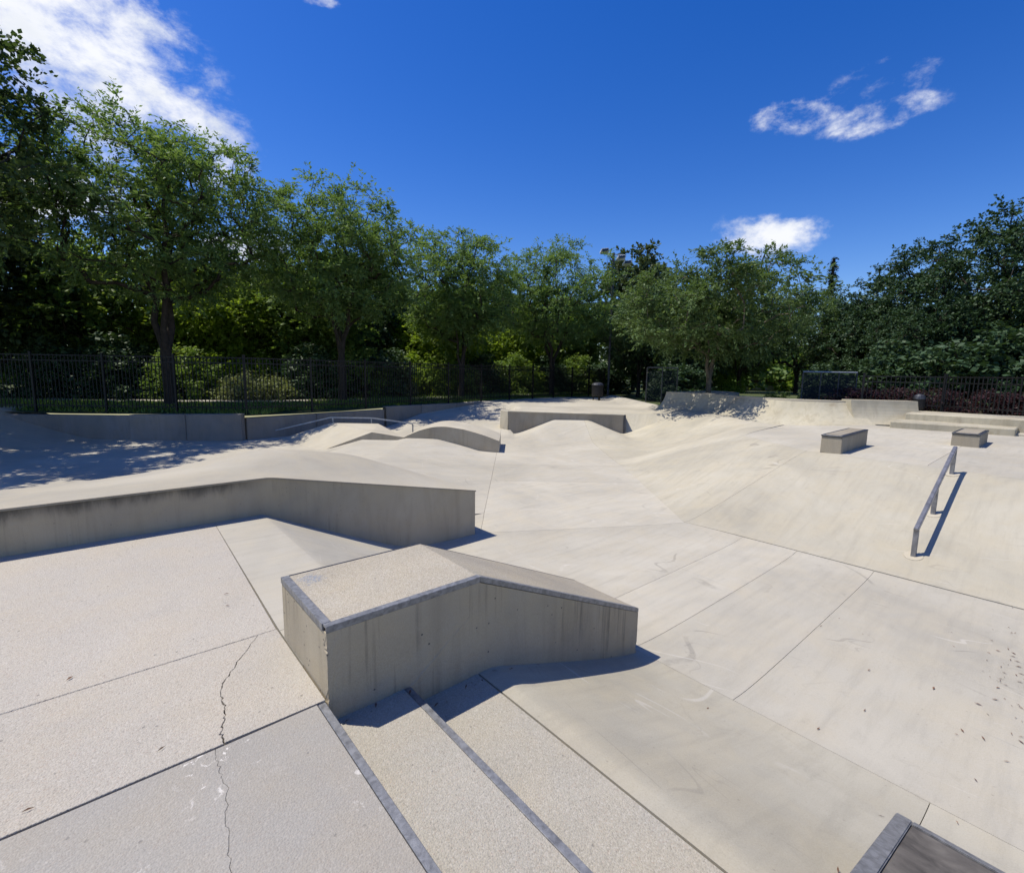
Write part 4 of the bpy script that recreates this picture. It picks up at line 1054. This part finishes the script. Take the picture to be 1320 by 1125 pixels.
# trees of the wood behind, three kinds repeated
bgA = tree_meshes('k', 111, 8.6, 3.9, 1.2, 2.0, 3, 300, 105, r0_=.17, cl=.75, bark='bark_dark', leaf='leaf_under', L=.25, Wd=.15, hollow=.4)
bgB = tree_meshes('l', 117, 9.4, 3.5, 1.0, 2.2, 3, 300, 105, r0_=.17, cl=.75, bark='bark_dark', leaf='leaf_dark', L=.25, Wd=.15, hollow=.4)
bgC = tree_meshes('m', 123, 7.2, 3.4, 1.8, 2.0, 3, 260, 105, r0_=.15, cl=.70, bark='bark_dark', leaf='leaf_bright', L=.22, Wd=.13, hollow=.42)
G_B = 'trees of the wood behind the fence'
spec = [(bgB, -27, 25, 1.0, 'dark wood tree beyond the left edge of the fence'),
        (bgA, -23.5, 28.5, 1.0, 'understorey tree left of the tallest forked locust trunk'),
        (bgC, -18.2, 29.5, .95, 'bright yellow-green tree seen just right of the tallest locust trunk'),
        (bgB, -20.5, 34, 1.05, 'dark wood tree behind the bright yellow-green one'),
        (bgA, -13.4, 31.5, 1.0, 'mid green wood tree between the first and second locust'),
        (bgB, -12.2, 37.5, 1.1, 'dark wood tree behind the second locust trunk'),
        (bgC, -5.6, 36.5, .85, 'bright understorey tree right of the second locust trunk'),
        (bgA, -7.6, 42.5, 1.05, 'mid green wood tree behind the third locust'),
        (bgC, .2, 43.5, .9, 'bright understorey tree between the third and fourth locust'),
        (bgB, -2.0, 48.5, 1.1, 'dark wood tree between the third and fourth locust'),
        (bgA, 5.0, 48, 1.0, 'mid green wood tree left of the lamp post'),
        (bgB, 10.5, 38.5, .8, 'dark wood tree right of the lamp post'),
        (bgB, 12.0, 33.0, .62, 'low dark tree behind the mesh gate'),
        (bgB, 24.5, 34.0, .75, 'dark wood tree behind the blue mesh screen'),
        (bgA, 17.2, 39.0, .75, 'green tree behind the low leaning locust')]
for i, (ms, u, v, s, lab) in enumerate(spec):
    place_tree('wood_tree', ms, u, v, lab, rz=i * 1.7, sc=s, group=G_B)

# shrubs
def shrub_meshes(seed, R, H, nclu, per, L, Wd, leaf, cl=.32):
    rng = np.random.default_rng(seed); lump = lumps(rng, 9, .5)
    d = rng.normal(0, 1, (nclu, 3)); d[:, 2] = np.abs(d[:, 2]); d /= np.linalg.norm(d, axis=1)[:, None]
    A = d * (rng.uniform(.15, 1, nclu) ** .4 * lump(d))[:, None] * np.array([R, R, H])
    C = np.repeat(A, per, 0); off = rng.normal(0, 1, C.shape) * np.array([1, 1, .7]) * cl * .5
    P = C + off; P[:, 2] = np.maximum(P[:, 2], .03)
    v, q = leaf_quads(rng, P, L, Wd, .15, .45)
    cm = np_mesh('foliage', v, q); cm.materials.append(MATS[leaf])
    bm = bmesh.new()
    for p in A[::6]: bar(bm, (rng.normal(0, .1), rng.normal(0, .1), -.1), tuple(p), .012, sides=4)
    sm = bpy.data.meshes.new('stems'); bm.to_mesh(sm); bm.free(); sm.materials.append(MATS['bark_dark'])
    return sm, cm
def place_shrub(name, ms, u, v, label, z, rz, sc, group, sz=None):
    t = tag(empty(name, tuple(W(u, v, z)), rz), label, 'shrub', group); t.scale = (sc, sc, sz or sc)
    for nm, me in zip(('stems', 'foliage'), ms): link(nm, me, None, t)
sA = shrub_meshes(1, 1.5, 2.0, 150, 60, .15, .09, 'leaf_under'); sB = shrub_meshes(2, 1.4, 1.5, 130, 60, .14, .09, 'leaf_bright')
sC = shrub_meshes(3, 1.5, 2.3, 150, 60, .16, .10, 'leaf_dark'); sP = shrub_meshes(4, .95, .85, 130, 60, .075, .045, 'leaf_purple', .24)
sD = shrub_meshes(6, 1.2, .9, 110, 50, .12, .07, 'leaf_pale', .3)
G_S = 'shrubs behind the picket fence'
shr = [(sC, -23, 24.5, 1.2, 'dark shrub at the far left edge behind the fence'), (sC, -20.2, 25.2, 1.3, 'dark shrub left of the tallest locust trunk'),
       (sA, -17.6, 25.6, 1.0, 'mid green shrub close left of the tallest locust trunk'), (sD, -14.2, 25.0, 1.15, 'pale leafy shrub just right of the tallest locust trunk'),
       (sB, -15.6, 28.0, 1.35, 'yellow-green shrub behind the tallest locust trunk'), (sD, -12.4, 25.9, 1.0, 'second pale leafy shrub right of the tallest locust trunk'),
       (sC, -11.3, 27.6, 1.2, 'dark shrub midway between the first two locust trunks'), (sA, -10.0, 29.3, 1.1, 'mid green shrub behind the second locust trunk'),
       (sC, -8.0, 30.6, 1.2, 'dark shrub just right of the second locust trunk'), (sD, -7.2, 30.2, .8, 'small pale shrub right of the second locust trunk'),
       (sB, -6.2, 33.4, 1.3, 'yellow-green shrub between second and third locust trunks'), (sA, -4.6, 34.4, 1.1, 'mid green shrub left of the third locust trunk'),
       (sC, -2.6, 36.6, 1.2, 'dark shrub right of the third locust trunk'), (sA, -.6, 38.4, 1.2, 'mid green shrub between third and fourth locust trunks'),
       (sB, 1.2, 40.6, 1.2, 'yellow-green shrub behind the fourth locust trunk'), (sC, 3.2, 41.4, 1.2, 'dark shrub right of the fourth locust trunk'),
       (sA, 5.6, 43.8, 1.2, 'mid green shrub left of the lamp pole'), (sC, 8.2, 42.0, 1.2, 'dark shrub right of the lamp pole'),
       (sC, 10.4, 31.4, 1.1, 'dark shrub behind the leaning pale trunk'), (sB, 14.6, 33.0, .75, 'yellow-green shrub below the gap right of the leaning trunk'),
       (sB, 11.6, 19.2, .32, 'small bright shrub left of the blue mesh screen'), (sA, 10.9, 20.2, .38, 'small green shrub above the middle of the quarter pipe')]
for i, (ms, u, v, s, lab) in enumerate(shr):
    place_shrub('shrub', ms, u, v, lab, .45 if (u > 12 and v < 24) else .02, i * 1.3, s, G_S)
G_H = 'large dark shrubs at the right'
for i, (u, v, s, lab) in enumerate([(17.0, 21.4, 1.1, 'large dark shrub next to the blue mesh screen'), (18.8, 19.4, 1.25, 'large dark shrub second from the blue mesh screen'),
                                    (20.6, 18.4, 1.35, 'large dark shrub nearest the right edge'),
                                    (15.4, 23.8, .7, 'dark shrub under the left end of the blue mesh screen')]):
    place_shrub('large_shrub', sC, u, v, lab, .5, i * 2.1, s, G_H)
G_P = 'purple shrubs behind the right-hand fence'
pp = [(12.9, 18.4), (13.9, 17.6), (14.9, 16.9), (15.5, 15.7), (16.1, 14.7)]
names = ['leftmost purple shrub, partly behind the quarter pipe', 'purple shrub behind the right end of the quarter pipe', 'purple shrub right of the small dark bin',
         'purple shrub behind the squat box', 'purple shrub at the right edge of the picture']
for i, ((u, v), lab) in enumerate(zip(pp, names)):
    place_shrub('purple_shrub', sP, u, v, lab, .50, i * 1.9, 1.0, G_P, .62)

# far wood that closes the view: one mass
def far_wood():
    rng = np.random.default_rng(9); n = 1500
    az = rng.uniform(-62, 62, n) * np.pi / 180; dist = rng.uniform(62, 84, n)
    u = np.sin(az) * dist; v = np.cos(az) * dist
    top = 8.0 + 2.5 * np.sin(az * 9) + 1.5 * np.sin(az * 23 + 1)
    top = np.where((u > 24) & (u < 38), 5.0, top)
    z = rng.uniform(0, 1, n) ** .8 * top
    C = np.stack([CY_ * u + SY * v, -SY * u + CY_ * v, z], 1)
    P = np.repeat(C, 40, 0) + rng.normal(0, 1, (n * 40, 3)) * np.array([1.2, 1.2, .8])
    P = P[P[:, 2] > 0]
    vv, q = leaf_quads(rng, P, .75, .5, .2, .4)
    me = np_mesh('far_wood', vv, q); me.materials.append(MATS['leaf_under'])
    tag(link('far_wood', me), 'dense far wood closing the view behind all the trees', 'wood', kind='stuff')
far_wood()

# grass along the wall tops and under the trees: one mass
def grass():
    rng = np.random.default_rng(12); n = 26000
    t = rng.uniform(0, 1, n); u = np.where(t < .45, rng.uniform(-26, -9, n), 0); v = np.where(t < .45, rng.uniform(17.3, 22, n), 0)
    s = rng.uniform(0, 1, n); side = rng.uniform(.2, 5.0, n)
    u = np.where(t >= .45, -9.6 + s * 17 - side * .78, u); v = np.where(t >= .45, 17.8 + s * 20.8 + side * .63, v)
    base = np.stack([CY_ * u + SY * v, -SY * u + CY_ * v, np.full(n, .0)], 1)
    a = rng.uniform(0, 2 * np.pi, n); h = rng.uniform(.08, .2, n); w = .02
    s_ = np.stack([np.cos(a) * w, np.sin(a) * w, np.zeros(n)], 1); tip = base + np.stack([rng.normal(0, .05, n), rng.normal(0, .05, n), h], 1)
    V = np.stack([base - s_, base + s_, tip + s_ * .3, tip - s_ * .3], 1).reshape(-1, 3)
    me = np_mesh('grass', V, np.arange(n * 4).reshape(n, 4)); me.materials.append(MATS['leaf_under'])
    tag(link('grass', me), 'rough grass under the trees behind the fence', 'grass', kind='stuff')
grass()

# fallen leaves and scraps on the concrete
def litter():
    rng = np.random.default_rng(21); pts = []
    for k in range(60):
        x = 5.7 + rng.normal(0, .75); y = -.02 + abs(rng.normal(0, .17)); pts.append((x, y))
    for k in range(22): pts.append((rng.uniform(2.0, 7.2), rng.uniform(-.4, 1.5)))
    for k in range(5): pts.append((rng.uniform(-.3, .7), rng.uniform(2.3, 5.5)))
    for k in range(14): pts.append((rng.uniform(.8, 2.2), 2.24 - rng.uniform(.01, .10)))
    V = []; Q = []
    for x, y in pts:
        if x < .74: z = 0
        elif x < 1.2 and y < 2.24: z = -.125
        else: z = hz(x, y)
        a = rng.uniform(0, 6.28); l = rng.uniform(.014, .050); w = l * rng.uniform(.06, .16)
        d = np.array([math.cos(a), math.sin(a)]); s = np.array([-d[1], d[0]]); i = len(V)
        V += [(x, y, z + .006), (x + d[0] * l * .5 + s[0] * w, y + d[1] * l * .5 + s[1] * w, z + .006 + rng.uniform(.001, .006)), (x + d[0] * l, y + d[1] * l, z + .008), (x + d[0] * l * .5 - s[0] * w, y + d[1] * l * .5 - s[1] * w, z + .006 + rng.uniform(.0, .008))]
        Q.append((i, i + 1, i + 2, i + 3))
    me = np_mesh('leaf_litter', np.array(V), np.array(Q)); me.materials.append(MATS['dead_leaf'])
    tag(link('leaf_litter', me), 'dry leaf litter scattered over the pale floor at the right', 'leaf litter', kind='stuff')
litter()
